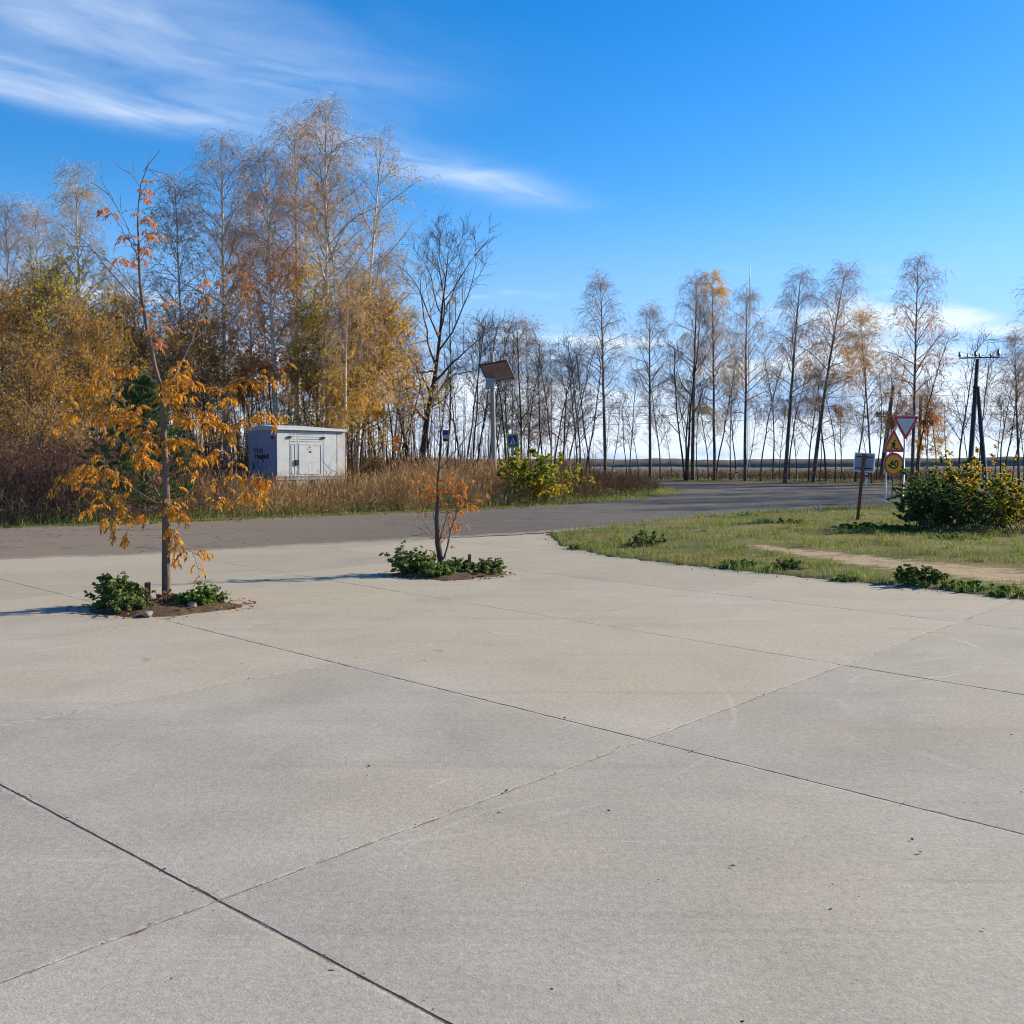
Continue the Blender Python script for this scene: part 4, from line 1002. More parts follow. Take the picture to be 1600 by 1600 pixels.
    for bx in (0.32, 1.12, 1.94, 2.74):
        for by in (0.2, W - 0.2):
            boxobj('foundation_block', (bx, by, (gz - 0.10) / 2), (0.60, 0.38, -gz - 0.11), 'block', root, Matrix.Rotation(rnd.uniform(-0.06, 0.06), 4, 'Z'), bevel=0.025)
rnd = random.Random(5)
build_kiosk()

# ------------------------------------------------------------------ signs and poles
def pole_obj(name, p0, p1, r0, r1, mat, parent, sides=12):
    mb = MB(); mb.tube(np.array([p0, p1], dtype=float), np.array([r0, r1]), sides, cap=True); return mb.obj(name, mat, parent, True)
def tri_sign(parent, name, side, up, border, face, M, y=-0.03):
    h = side * 0.866
    pts = [(-side / 2, 0), (side / 2, 0), (0, h)] if up else [(-side / 2, h), (0, 0), (side / 2, h)]
    c = (0, h / 3) if up else (0, 2 * h / 3)
    out = round_poly(pts, 0.045); 
    inner = [(c[0] + (x - c[0]) * 0.70, c[1] + (z - c[1]) * 0.70) for x, z in out]
    rim = [(c[0] + (x - c[0]) * 1.035, c[1] + (z - c[1]) * 1.035) for x, z in out]
    o = prism(name, rim, 0.012, 'sign_paint_white', parent, M, y)
    prism('border', out, 0.004, border, o, M, y - 0.005)
    prism('face', inner, 0.004, face, o, M, y - 0.010)
    return o
def build_give_way():
    px, d = 1411, 33.5
    x, y, z = at(px, d)
    root = thing('give_way_sign', 'white give-way triangle with red border on a thin grey post behind the green bushes', 'road sign', (x, y, z), R(4))
    zt = CAM_H + (HORIZON - 688) * d / 1600 - z      # lower tip
    pole_obj('post', (0, 0.045, -0.3), (0.06, 0.045, zt + 0.62), 0.030, 0.030, 'galv', root)
    tri_sign(root, 'sign_plate', 0.90, False, 'sign_red', 'sign_white', Matrix.Translation((0.04, 0, zt)))
build_give_way()
def build_works():
    px, d = 1395, 38.0
    x, y, z = at(px, d)
    root = thing('road_works_signs', 'orange road works triangle above an orange round 40 speed limit beside the give-way sign', 'road sign', (x, y, z), R(15))
    k = d / 1600
    zb = CAM_H + (HORIZON - 706) * k - z
    M1 = Matrix.Translation((-0.02, 0, zb))
    tr = tri_sign(root, 'warning_triangle', 0.98, True, 'sign_red', 'sign_orange', M1)
    # digging figure
    y0 = -0.043
    fig = [[(0.0, 0.30), (0.05, 0.32), (0.10, 0.24), (0.06, 0.15), (0.11, 0.06), (0.06, 0.055), (0.01, 0.15), (-0.06, 0.06), (-0.11, 0.06), (-0.03, 0.19), (-0.03, 0.27)],
           [(-0.07, 0.27), (0.0, 0.325), (0.05, 0.32), (0.0, 0.28), (-0.05, 0.25), (0.0, 0.20), (0.12, 0.07), (0.105, 0.06), (-0.03, 0.19), (-0.07, 0.25)],
           [(0.12, 0.05), (0.17, 0.11), (0.20, 0.09), (0.24, 0.05)]]
    for f in fig: prism('worker_mark', f, 0.003, 'sign_black', tr, M1 @ Matrix.Translation((-0.02, 0, 0.045)), y0)
    prism('worker_mark', circle(0.034, 16, 0.07, 0.365), 0.003, 'sign_black', tr, M1 @ Matrix.Translation((-0.02, 0, 0.045)), y0)
    r = 0.43; zc = CAM_H + (HORIZON - 739.5 + 14.5) * k - z - 0.0
    zc = CAM_H + (HORIZON - 724.5) * k - z - 0.0
    zc = zb - r - 0.03
    M2 = Matrix.Translation((0.0, 0, zc))
    rd = prism('speed_limit_disc', circle(r), 0.012, 'sign_paint_white', root, M2, -0.03)
    prism('border', circle(r * 0.98), 0.004, 'sign_red', rd, M2, -0.035)
    prism('face', circle(r * 0.80), 0.004, 'sign_orange', rd, M2, -0.040)
    text_mesh('number', '40', 0.40, 'sign_black', rd, Matrix.Translation((0, -0.043, zc - 0.005)) @ Matrix.Rotation(R(90), 4, 'X'), 0.0015, 0.008)
    for xx, mt in ((-0.28, 'sign_paint_white'), (0.0, 'steel_dark')):
        pole_obj('post', (xx, 0.03, -0.3), (xx, 0.03, zb + (0.15 if xx else 0.6)), 0.025, 0.025, mt, root)
    for zz in (zb + 0.12, zc): boxobj('cross_bar', (-0.1, 0.0, zz), (0.5, 0.03, 0.04), 'steel_grey', root)
build_works()
def build_board():
    px, d = 1340, 27.8
    x, y, z = at(px, d)
    root = thing('square_board_sign', 'back of a small square grey board on a rusty red-brown leaning post in the grass', 'road sign', (x, y, z))
    k = d / 1600
    zt = CAM_H + (HORIZON - 708) * k - z; zl = CAM_H + (HORIZON - 737) * k - z
    lean = 9 * k
    mb = MB()
    mb.box((lean / 2, 0, zt / 2 - 0.12), (0.07, 0.07, zt + 0.2), Matrix.Rotation(math.atan(lean / zt), 3, 'Y'))
    p = mb.obj('post', 'rust_red', root)
    Mb = Matrix.Rotation(R(-24), 4, 'Z') @ Matrix.Rotation(R(4), 4, 'Y')
    b = boxobj('board', (lean * 0.95 + 0.05, 0.075, (zt + zl) / 2), (0.50, 0.03, 0.48), 'sign_back', root, Mb, bevel=0.006)
    fr = MB()
    for dx, dz, w, h in ((0, 0.245, 0.52, 0.025), (0, -0.245, 0.52, 0.025), (-0.255, 0, 0.025, 0.46), (0.255, 0, 0.03, 0.46)):
        v = Mb @ Vector((dx, -0.004, dz)); fr.box((lean * 0.95 + 0.05 + v.x, 0.075 + v.y, (zt + zl) / 2 + v.z), (w, 0.045, h), Mb.to_3x3())
    fr.obj('rim', 'sign_paint_white', b)
    for dz in (0.15, -0.16):
        v = Mb @ Vector((0, -0.028, dz)); m = MB(); m.box((lean * 0.95 + 0.05 + v.x, 0.075 + v.y, (zt + zl) / 2 + v.z), (0.42, 0.02, 0.03), Mb.to_3x3()); m.obj('clamp', 'steel_dark', b)
    m = MB(); m.tube(np.array([(lean * 0.8, 0.0, zl * 0.62 + 0.2), (lean + 0.24, 0.02, zl + 0.03)]), np.array([0.012, 0.012]), 6, cap=True); m.obj('brace', 'rust_red', root)
build_board()
def build_crossing():
    px, d = 801.5, 57.0
    x, y, z = at(px, d); k = d / 1600
    root = thing('pedestrian_crossing_sign', 'square blue pedestrian crossing sign with lime border above the yellow-green shrub', 'road sign', (x, y, z), R(-24))
    zc = CAM_H + (HORIZON - 689) * k - z
    pole_obj('post', (0, 0.04, -0.2), (0, 0.04, zc + 0.3), 0.035, 0.035, 'steel_dark', root)
    M = Matrix.Translation((0, 0, zc)) @ Matrix.Rotation(R(-5), 4, 'Y')
    sq = lambda s: round_poly([(-s, -s * 1.12), (s, -s * 1.12), (s, s * 1.12), (-s, s * 1.12)], 0.03)
    o = prism('sign_plate', sq(0.36), 0.012, 'sign_lime', root, M, -0.02)
    b = prism('blue_field', sq(0.27), 0.004, 'sign_blue', o, M, -0.025)
    prism('white_triangle', [(-0.21, -0.20), (0.21, -0.20), (0, 0.19)], 0.003, 'sign_paint_white', b, M, -0.029)
    for f in ([(-0.02, 0.04), (0.03, 0.04), (0.04, -0.04), (0.09, -0.17), (0.055, -0.17), (0.005, -0.06), (-0.05, -0.17), (-0.085, -0.17), (-0.03, -0.04)],
              [(-0.16, -0.185), (-0.11, -0.185), (-0.10, -0.15), (-0.14, -0.15)], [(0.11, -0.185), (0.16, -0.185), (0.14, -0.15), (0.10, -0.15)]):
        prism('walker_mark', f, 0.002, 'sign_black', b, M, -0.032)
    prism('walker_mark', circle(0.026, 12, 0.0, 0.075), 0.002, 'sign_black', b, M, -0.032)
build_crossing()
def build_bus_stop():
    px, d = 697, 55.0
    x, y, z = at(px, d); k = d / 1600
    root = thing('bus_stop_sign', 'small blue and white bus stop plate seen among the bare trunks', 'road sign', (x, y, z), R(-10))
    zc = CAM_H + (HORIZON - 681) * k - z
    pole_obj('post', (0, 0.04, -0.2), (0, 0.04, zc + 0.3), 0.03, 0.03, 'steel_dark', root)
    o = boxobj('sign_plate', (0, 0, zc), (0.34, 0.02, 0.62), 'sign_white', root, bevel=0.004)
    boxobj('blue_field', (0, -0.013, zc + 0.17), (0.32, 0.006, 0.24), 'sign_blue', o)
    boxobj('dark_band', (0, -0.013, zc - 0.22), (0.32, 0.006, 0.14), 'steel_dark', o)
build_bus_stop()
def build_orange_discs():
    px, d = 619, 49.0
    x, y, z = at(px, d); k = d / 1600
    root = thing('temporary_signs', 'two small orange temporary signs one above the other on a trunk-side post', 'road sign', (x, y, z), R(20))
    zc = CAM_H + (HORIZON - 687) * k - z
    pole_obj('post', (0.16, 0.04, -0.2), (0.16, 0.04, zc + 0.25), 0.03, 0.03, 'steel_dark', root)
    M = Matrix.Translation((0, 0, zc))
    a = prism('disc', circle(0.20, 28), 0.012, 'sign_red', root, M, 0); prism('face', circle(0.17, 28), 0.004, 'sign_orange', a, M, -0.005)
    M2 = Matrix.Translation((-0.01, 0, zc - 0.54)); tri = round_poly([(-0.23, 0), (0.23, 0), (0, 0.36)], 0.02)
    b = prism('triangle', tri, 0.012, 'sign_red', root, M2, 0); prism('face', [(p[0] * 0.8, 0.02 + p[1] * 0.8) for p in tri], 0.004, 'sign_orange', b, M2, -0.005)
build_orange_discs()
def build_solar():
    px, d = 771, 46.0
    x, y, z = at(px, d); k = d / 1600
    root = thing('solar_lamp_pole', 'pale concrete pole carrying a tilted solar panel and grey control box', 'pole', (x, y, z))
    top = CAM_H + (HORIZON - 553) * k - z
    mb = MB(); mb.tube(np.array([(0.06, 0, -0.3), (-0.02, 0, top * 0.5), (-0.05, 0, top)]), np.array([0.125, 0.11, 0.09]), 16, cap=True); mb.obj('shaft', 'pole_concrete', root, True)
    zc = CAM_H + (HORIZON - 583) * k - z
    # panel: seen from behind and below, lower edge to the right-front
    ex = Vector((1.0, -0.41, 0.12)).normalized(); ey = -Vector((0.345, 0.64, -0.69)).normalized(); ey = (ey - ex * ey.dot(ex)).normalized(); ez = ex.cross(ey)
    M = Matrix.Translation((0.18, -0.50, zc)) @ Matrix((ex, ey, ez)).transposed().to_4x4()
    pn = boxobj('solar_panel', (0, 0, 0), (1.28, 1.0, 0.03), 'panel_back', root, None, bevel=0.003); pn.data.transform(M)
    fr = MB()
    for c, s_ in (((0, 0.505, 0), (1.34, 0.04, 0.05)), ((0, -0.505, 0), (1.34, 0.04, 0.05)), ((-0.65, 0, 0), (0.04, 0.97, 0.05)), ((0.65, 0, 0), (0.04, 0.97, 0.05)), ((0.02, 0, -0.012), (0.035, 0.97, 0.045))):
        fr.box(c, s_)
    f = fr.obj('panel_frame', 'panel_frame', pn); f.data.transform(M)
    jb = boxobj('junction_box', (0.33, 0.05, -0.03), (0.12, 0.10, 0.04), 'panel_frame', pn); jb.data.transform(M)
    boxobj('control_box', (-0.14, -0.24, zc - 0.50), (0.40, 0.22, 0.48), 'sign_back', root, Matrix.Rotation(R(6), 4, 'Y'), bevel=0.015)
    for p0, p1 in (((0.05, -0.1, zc - 0.62), (0.62, -0.30, zc - 0.30)), ((0.0, -0.1, zc + 0.1), (0.15, -0.36, zc + 0.05)), ((-0.02, -0.08, zc - 0.3), (-0.3, -0.30, zc - 0.05))):
        m = MB(); m.tube(np.array([p0, p1]), np.array([0.02, 0.02]), 6, cap=True); m.obj('bracket', 'steel_grey', root)
    m = MB(); m.tube(np.array([(-0.01, 0, zc - 0.68), (0.0, 0, zc - 0.62)]), np.array([0.15, 0.15]), 16, cap=True); m.obj('clamp_band', 'sign_paint_white', root, True)
build_solar()

def insulator(p, parent, mat='ceramic', s=1.0):
    mb = MB(); z = np.array([0, 0.04, 0.045, 0.10, 0.11, 0.17, 0.18, 0.22]) * s; r = np.array([0.015, 0.015, 0.05, 0.06, 0.035, 0.05, 0.03, 0.02]) * s
    mb.tube(np.stack([np.full(8, p[0]), np.full(8, p[1]), p[2] + z], -1), r, 8, cap=True); return mb.obj('insulator', mat, parent, True)
def build_big_pole():
    px, d = 1518, 57.0
    x, y, z = at(px, d); k = d / 1600
    root = thing('power_pole', 'dark power pole with leaning strut and wide crossarm above the right-hand bushes', 'power pole', (x, y, z))
    top = CAM_H + (HORIZON - 562) * k - z
    pole_obj('mast', (-0.16, 0, -0.3), (0.20, 0, top), 0.15, 0.105, 'pole_dark', root)
    pole_obj('strut', (0.58, -0.5, -0.3), (0.20, -0.06, CAM_H + (HORIZON - 605) * k - z), 0.14, 0.095, 'pole_dark', root)
    m = MB(); m.tube(np.array([(0.14, -0.03, top - 1.62), (0.15, -0.03, top - 1.52)]), np.array([0.19, 0.19]), 12, cap=True); m.obj('clamp', 'steel_dark', root)
    c = boxobj('crossarm', (0.22, -0.13, top + 0.06), (2.18, 0.07, 0.07), 'steel_dark', root, Matrix.Rotation(R(-1.5), 4, 'Y'))
    for ix, s_ in ((-0.85, 1.5), (-0.42, 1.0), (0.02, 1.7), (0.24, 1.0), (0.86, 1.1), (1.28, 1.9)): insulator((ix, -0.13, top + 0.07 + 0.026 * ix), c, 'ceramic', s_)
    for p0, p1 in (((-0.45, -0.14, top), (0.12, -0.14, top - 1.0)), ((0.62, -0.14, top), (0.26, -0.14, top - 0.7))):
        m = MB(); pm = ((p0[0] * 0.7 + p1[0] * 0.3) - 0.06 * np.sign(p1[0] - p0[0]), p0[1], p0[2] * 0.45 + p1[2] * 0.55)
        m.tube(np.array([p0, pm, p1]), np.full(3, 0.014), 5); m.obj('arm_brace', 'steel_dark', root)
    return (x, y, z, top)
BP = build_big_pole()
def build_wood_pole():
    px, d = 1388, 66.0
    x, y, z = at(px, d); k = d / 1600
    root = thing('power_pole', 'brown wooden power pole with short crossarm and switch bracket behind the give-way sign', 'power pole', (x, y, z))
    top = CAM_H + (HORIZON - 603) * k - z
    mb = MB(); mb.tube(np.array([(-0.52, 0, -0.3), (-0.1, 0, top * 0.55), (0.22, 0, top)]), np.array([0.15, 0.135, 0.11]), 12, cap=True); mb.obj('mast', 'pole_wood', root, True)
    c = boxobj('crossarm', (0.16, -0.16, top - 0.50), (1.10, 0.08, 0.06), 'steel_dark', root)
    for ix in (-0.33, 0.62): 
        i = insulator((ix, -0.16, top - 0.82), c, 'glass_green', 1.3)
    b = boxobj('switch_bracket', (-0.36, -0.16, top - 1.98), (1.05, 0.10, 0.08), 'steel_dark', root)
    boxobj('switch_box', (-0.82, -0.16, top - 1.84), (0.22, 0.2, 0.26), 'steel_dark', b, bevel=0.02)
    for ix in (-0.62, -0.44, -0.2): insulator((ix, -0.16, top - 1.94), b, 'ceramic', 1.5)
    m = MB(); m.tube(np.array([(-0.7, -0.16, top - 1.7), (-0.72, -0.16, top - 1.3), (-0.95, -0.2, top - 0.95)]), np.full(3, 0.012), 5); m.obj('jumper_wire', 'wire', root)
    return (x, y, z, top)
WP = build_wood_pole()
def build_pole3():
    px, d = 1435, 64.0
    x, y, z = at(px, d); k = d / 1600
    root = thing('wooden_post', 'plain brown wooden pole just right of the give-way sign', 'pole', (x, y, z))
    top = CAM_H + (HORIZON - 622) * k - z
    mb = MB(); mb.tube(np.array([(-0.10, 0, -0.3), (0.02, 0, top * 0.5), (0.05, 0, top)]), np.array([0.12, 0.11, 0.09]), 10, cap=True); mb.obj('shaft', 'pole_wood', root, True)
    boxobj('cap', (0.05, 0, top + 0.02), (0.2, 0.2, 0.04), 'steel_dark', root)
build_pole3()
def wire(p0, p1, sag, label):
    n = 24; t = np.linspace(0, 1, n)[:, None]; P = np.array(p0) * (1 - t) + np.array(p1) * t; P[:, 2] -= sag * 4 * (t * (1 - t))[:, 0]
    mb = MB(); mb.tube(P, np.full(n, 0.011), 4); o = mb.obj('power_line', 'wire', None, True)
    tag(o, label, 'wire', 'overhead wires of the power line')
k = 66 / 1600
for py, dy, lab in ((618, -0.45, 'topmost wire running left from the crossarm of the wooden pole'), (648, 0.0, 'lowest wire running left from the switch bracket of the wooden pole'), (634, 0.5, 'middle wire running left behind the roadside trees')):
    zz = CAM_H + (HORIZON - py) * k
    wire((sx(1385, 66) - 0.3, 66 + dy, zz), (sx(1385, 66) - 62, 102 + dy, zz + 1.2), 0.7, lab)
for py, dy, lab in ((619, -0.45, 'topmost wire crossing behind the dark power pole'), (633, 0.5, 'middle wire crossing behind the dark power pole'), (646, 0.0, 'lowest wire crossing behind the dark power pole')):
    zz = CAM_H + (HORIZON - py) * k
    wire((sx(1392, 66) + 0.2, 66 + dy, zz), (sx(1392, 66) + 34, 58 + dy, zz), 0.25, lab)
def build_mast():
    px, d = 1168.5, 330.0
    x = sx(px, d); root = thing('radio_mast', 'very thin tall radio mast far off above the roadside birches', 'mast', (x, d, -0.5))
    top = CAM_H + (HORIZON - 412) * d / 1600
    mb = MB(); w0, w1 = 0.55, 0.18; zs = np.linspace(0, top * 0.93, 44)
    for a in range(3):
        an = a * 2.094; p = np.stack([np.interp(zs, [0, zs[-1]], [w0, w1]) * math.cos(an), np.interp(zs, [0, zs[-1]], [w0, w1]) * math.sin(an), zs], -1)
        mb.tube(p, np.full(len(zs), 0.06), 4)
        an2 = an + 2.094; q = np.stack([np.interp(zs, [0, zs[-1]], [w0, w1]) * math.cos(an2), np.interp(zs, [0, zs[-1]], [w0, w1]) * math.sin(an2), zs], -1)
        for i in range(len(zs) - 1): mb.tube(np.array([p[i], q[i + 1]]), np.array([0.03, 0.03]), 3)
    mb.obj('lattice', 'steel_grey', root)
    pole_obj('aerial', (0, 0, zs[-1]), (0, 0, top), 0.12, 0.05, 'steel_grey', root, 6)
build_mast()
for i, (px, d, h, lab) in enumerate([(1150, 66.5, 0.65, 'white marker post at the road edge below the dark-trunked bare birch'), (1165, 65.5, 0.55, 'white marker post just right of the dark-trunked bare birch'), (1353, 57.0, 0.9, 'white marker post at the road edge below the square board')]):
    x, y, z = at(px, d); t = thing('marker_post', lab, 'marker post', (x, y, z), 0, 'white marker posts at the road')
    boxobj('post', (0, 0, h / 2 - 0.05), (0.12, 0.08, h + 0.1), 'sign_paint_white', t, bevel=0.01); boxobj('band', (0, 0, h - 0.15), (0.126, 0.086, 0.10), 'sign_black', t)
for px, d, h, lab in [(1279, 29.5, 0.30, 'small thin metal stake in the grass near the road edge'), (1329, 33.5, 0.22, 'tiny metal stake in the grass left of the square board')]:
    x, y, z = at(px, d); mb = MB(); mb.tube(np.array([(x, y, z - 0.1), (x + 0.01, y, z + h), (x + 0.05, y, z + h + 0.02)]), np.array([0.014, 0.014, 0.014]), 6, cap=True)
    tag(mb.obj('metal_stake', 'steel_grey', None, True), lab, 'stake', 'metal stakes in the grass')

# ------------------------------------------------------------------ planting beds in the yard
def build_bed(i, cx, cy, a, b):
    rng = np.random.RandomState(60 + i)
    nr, na = 7, 40
    ang = np.linspace(0, 2 * np.pi, na, endpoint=False)
    ar = ang - R(3); rad = 1.08 / (np.abs(np.cos(ar)) ** 1.25 + np.abs(np.sin(ar)) ** 1.25) ** 0.8 + 0.03 * np.sin(ang * 5 + 1 + i) + rng.normal(0, 0.03, na)     # a square cut turned like the slabs
    v = []
    for r in range(nr):
        f = (r + 1) / nr
        z = 0.075 * (1 - f ** 2) + 0.004 + rng.normal(0, 0.006, na) * (1 - f)
        if r == nr - 1: z = np.full(na, -0.002)
        v.append(np.stack([a * f * rad * np.cos(ang), b * f * rad * np.sin(ang), z], -1))
    v = np.concatenate(v + [np.array([[0, 0, 0.08]])])
    faces = [(r * na + k, r * na + (k + 1) % na, (r + 1) * na + (k + 1) % na, (r + 1) * na + k) for r in range(nr - 1) for k in range(na)] + [(k, nr * na, (k + 1) % na) for k in range(na)]
    me = bpy.data.meshes.new('planting_bed'); me.from_pydata(v.tolist(), [], [f[::-1] for f in faces]); me.materials.append(MATS['soil'])
    me.polygons.foreach_set('use_smooth', np.ones(len(me.polygons), dtype=bool)); me.update()
    o = link('planting_bed', me); o.location = (cx, cy, 0); tag(o, kind='structure')
for i, (cx, cy, a, b) in enumerate(PITS): build_bed(i, cx, cy, a, b)

# ------------------------------------------------------------------ weeds, shrubs
def bush(name, label, cat, loc, rx, ry, h, stems, nleaf, L, mat, seed, group=None, twig='twig_dark', spread=0.55, bare=0.0, lump=0.5, lw=0.42, wild=None, nwild=0):
    """stems fanning from the base, leaves on their side shoots"""
    rng = np.random.RandomState(seed)
    root = thing(name, label, cat, loc, rng.uniform(0, 6.28) * 0, group)
    base = np.stack([rng.normal(0, rx * 0.32, stems), rng.normal(0, ry * 0.32, stems), np.full(stems, -0.04)], -1)
    out = np.stack([base[:, 0] / max(rx, .01), base[:, 1] / max(ry, .01), np.zeros(stems)], -1)
    d = norm(out * spread * 1.6 + np.stack([rng.normal(0, 0.22, stems), rng.normal(0, 0.22, stems), np.ones(stems)], -1))
    env = np.clip(1.15 - (base[:, 0] / rx) ** 2 * 0.55 - (base[:, 1] / ry) ** 2 * 0.4, 0.35, 1.1)
    Ls = h * env * rng.uniform(0.72, 1.12, stems)
    st = grow(base, d, Ls, 8, rng, 0.03, 0.07); sr = taper(stems, 8, 0.004 + h * 0.0045, 0.0025)
    wb = MB(); wb.tube(st, sr, 5)
    pos, tan, r, tt = spawn(st, sr, 7, 0.18, 1.0, rng, True)
    sh = grow(pos, turn(tan, rng.uniform(0.6, 1.1, len(pos)), rng), h * rng.uniform(0.10, 0.26, len(pos)) * (1.15 - 0.5 * tt), 4, rng, 0.05, 0.14)
    wb.tube(sh, taper(len(sh), 4, 0.003 + h * 0.001, 0.0018), 3)
    wb.obj('stems', twig, root)
    keep = vnoise(sh[:, 0, 0] * 2 + seed, sh[:, 0, 1] * 2 + sh[:, 0, 2] * 2.4, 1.0, seed)
    w = np.exp(keep * lump * 2.5); w /= w.sum()
    def put(n, mt, zlo):
        ww = w.copy()
        if zlo: ww = ww * (sh[:, 0, 2] > zlo * h); ww /= ww.sum()
        sel = rng.choice(len(sh), n, p=ww); f = rng.uniform(0.2, 1, n) * 3; i = np.minimum(f.astype(int), 2); g = (f - i)[:, None]
        p = sh[sel, i] * (1 - g) + sh[sel, i + 1] * g
        dd = norm(norm(sh[sel, i + 1] - sh[sel, i]) * 0.5 + rdir(n, rng, -0.55, 0.5))
        sz = L * rng.uniform(0.55, 1.2, n)
        lb = MB(); leaves(lb, p, dd, sz, sz * lw, rng, 0.3, 0.2); lb.obj('leaves', mt, root)
    put(nleaf, mat, 0)
    if wild: put(nwild, wild, 0.45)
    return root
WG = 'weeds in the planting beds'
def gz(x, y): return float(ground_z(x, y))
bx, by = PITS[0][:2]
W1 = lambda lab, dx, dy, rx, ry, h, ns, nl, L, mt, sd_: bush('weed_clump', lab, 'plant', (bx + dx, by + dy, 0.03), rx * 0.92, ry * 0.92, h * 0.9, ns, nl, L, mt, sd_, WG, 'twig_ash', 0.62)
W1('drooping green weed mound at the left end of the orange tree bed', -0.60, 0.08, 0.27, 0.24, 0.36, 34, 2100, 0.055, 'leaf_weed', 101)
W1('fresh bright green weed at the right end of the orange tree bed', 0.46, 0.06, 0.27, 0.24, 0.25, 40, 2600, 0.050, 'leaf_green', 102)
W1('low dark weed at the front left of the orange tree bed below the wooden stake', -0.24, -0.42, 0.27, 0.20, 0.18, 30, 1200, 0.045, 'leaf_weed', 103)
W1('sparse brownish weed at the foot of the orange tree trunk', 0.02, 0.05, 0.28, 0.24, 0.19, 26, 560, 0.040, 'weed_brown', 104)
W1('low weed between the left weed mound and the wooden stake', -0.40, -0.16, 0.22, 0.22, 0.24, 24, 1000, 0.048, 'leaf_weed', 105)
bx, by = PITS[1][:2]
W1('tallest leafy weed at the left of the small sapling bed', -0.62, 0.10, 0.22, 0.22, 0.44, 24, 1100, 0.058, 'leaf_weed', 111)
W1('dense green weed just left of the small sapling stem', -0.38, -0.06, 0.28, 0.28, 0.31, 36, 2200, 0.054, 'leaf_green', 112)
W1('pale grassy weed just right of the small sapling stem', 0.18, 0.02, 0.28, 0.26, 0.25, 34, 1700, 0.046, 'leaf_weed', 113)
W1('separate drooping weed at the right end of the small sapling bed', 0.64, 0.02, 0.20, 0.20, 0.26, 28, 1300, 0.046, 'leaf_weed', 114)
W1('low dark weed at the front of the small sapling bed', -0.12, -0.40, 0.30, 0.20, 0.19, 32, 1400, 0.045, 'leaf_green', 115)
def stake(loc, w, d, h, lab, rz=0.3):
    o = boxobj('wooden_stake', (0, 0, 0), (w, d, h), 'stake_wood', None, bevel=0.006); bm = bmesh.new(); bm.from_mesh(o.data)
    for v in bm.verts:
        if v.co.z > 0: v.co.z += 0.12 * v.co.x + 0.004 * math.sin(v.co.y * 400); v.co.x *= 0.94
    bm.to_mesh(o.data); bm.free(); o.location = (loc[0], loc[1], loc[2] + h / 2 - 0.06); o.rotation_euler = (0.02, 0.03, rz)
    tag(o, lab, 'stake')
stake((sx(228, 12.2), 12.2, 0.04), 0.075, 0.05, 0.26, 'short wooden stake left of the orange tree trunk')
stake((sx(733, 15.5), 15.5, 0.04), 0.045, 0.045, 0.32, 'short thin wooden stake right of the small sapling')
def rock(loc, s, lab, seed):
    bm = bmesh.new(); bmesh.ops.create_icosphere(bm, subdivisions=2, radius=1); rg = random.Random(seed)
    for v in bm.verts:
        n = v.co.normalized(); v.co = Vector((n.x * s[0], n.y * s[1], n.z * s[2])) * (1 + rg.uniform(-0.16, 0.16))
        v.co.x = max(-s[0] * 0.8, min(s[0] * 0.8, v.co.x)); v.co.z = max(-s[2] * 0.75, min(s[2] * 0.75, v.co.z))
    me = bpy.data.meshes.new('stone'); bm.to_mesh(me); bm.free(); me.materials.append(MATS['stone']); o = link('stone', me); o.location = loc; tag(o, lab, 'stone')
rock((sx(298, 11.5), 11.5, 0.05), (0.06, 0.06, 0.065), 'pale broken stone in front of the bright green weed', 3)
rock((sx(228, 10.98), 10.98, 0.03), (0.05, 0.08, 0.045), 'small grey stone chip at the front left rim of the orange tree bed', 8)

# weeds along the rim of the grass triangle
EG = 'weed clumps in the grass triangle'
for i, (px, d, rx, h, nl, mt, lab) in enumerate([
        (905, 20.3, 0.34, 0.16, 500, 'leaf_green', 'flat green weed at the tip of the grass triangle'),
        (1012, 20.4, 0.55, 0.44, 1500, 'leaf_weed', 'largest weed clump near the left of the grass triangle'),
        (1160, 16.4, 0.36, 0.20, 600, 'leaf_green', 'dark weed clump on the rim between the triangle tip and the sand track'),
        (1232, 15.9, 0.36, 0.24, 700, 'leaf_dark', 'dark green weed clump on the rim left of the sand track'),
        (1440, 14.0, 0.48, 0.36, 1600, 'leaf_dark', 'large dark green weed in front of the sand track'),
        (1515, 13.4, 0.55, 0.18, 900, 'leaf_green', 'low green weed on the rim near the right edge'),
        (1585, 12.9, 0.50, 0.18, 800, 'leaf_weed', 'low green weed on the rim cut by the right edge'),
        (1235, 26.5, 0.50, 0.22, 600, 'leaf_green', 'small green weed in the middle of the grass toward the road'),
        (1345, 24.6, 0.80, 0.24, 1100, 'leaf_green', 'flat green weed patch at the foot of the rusty post'),
        (1395, 23.6, 0.80, 0.26, 1100, 'leaf_green', 'flat green weed patch at the left foot of the dark bush'),
        (1500, 21.2, 0.9, 0.22, 1000, 'leaf_green', 'flat green weed patch in front of the right-hand bushes'),
        (1322, 12.9 + 1.65, 0.3, 0.14, 350, 'leaf_weed', 'small weed on the rim midway along the concrete edge')]):
    x = sx(px, d); bush('weed_clump', lab, 'plant', (x, d, gz(x, d) - 0.02), rx * 0.9, rx * 0.75, h * 0.72, 28, int(nl * 2.2), 0.042 if d < 22 else 0.055, mt, 130 + i, EG, 'twig_ash', 0.95)

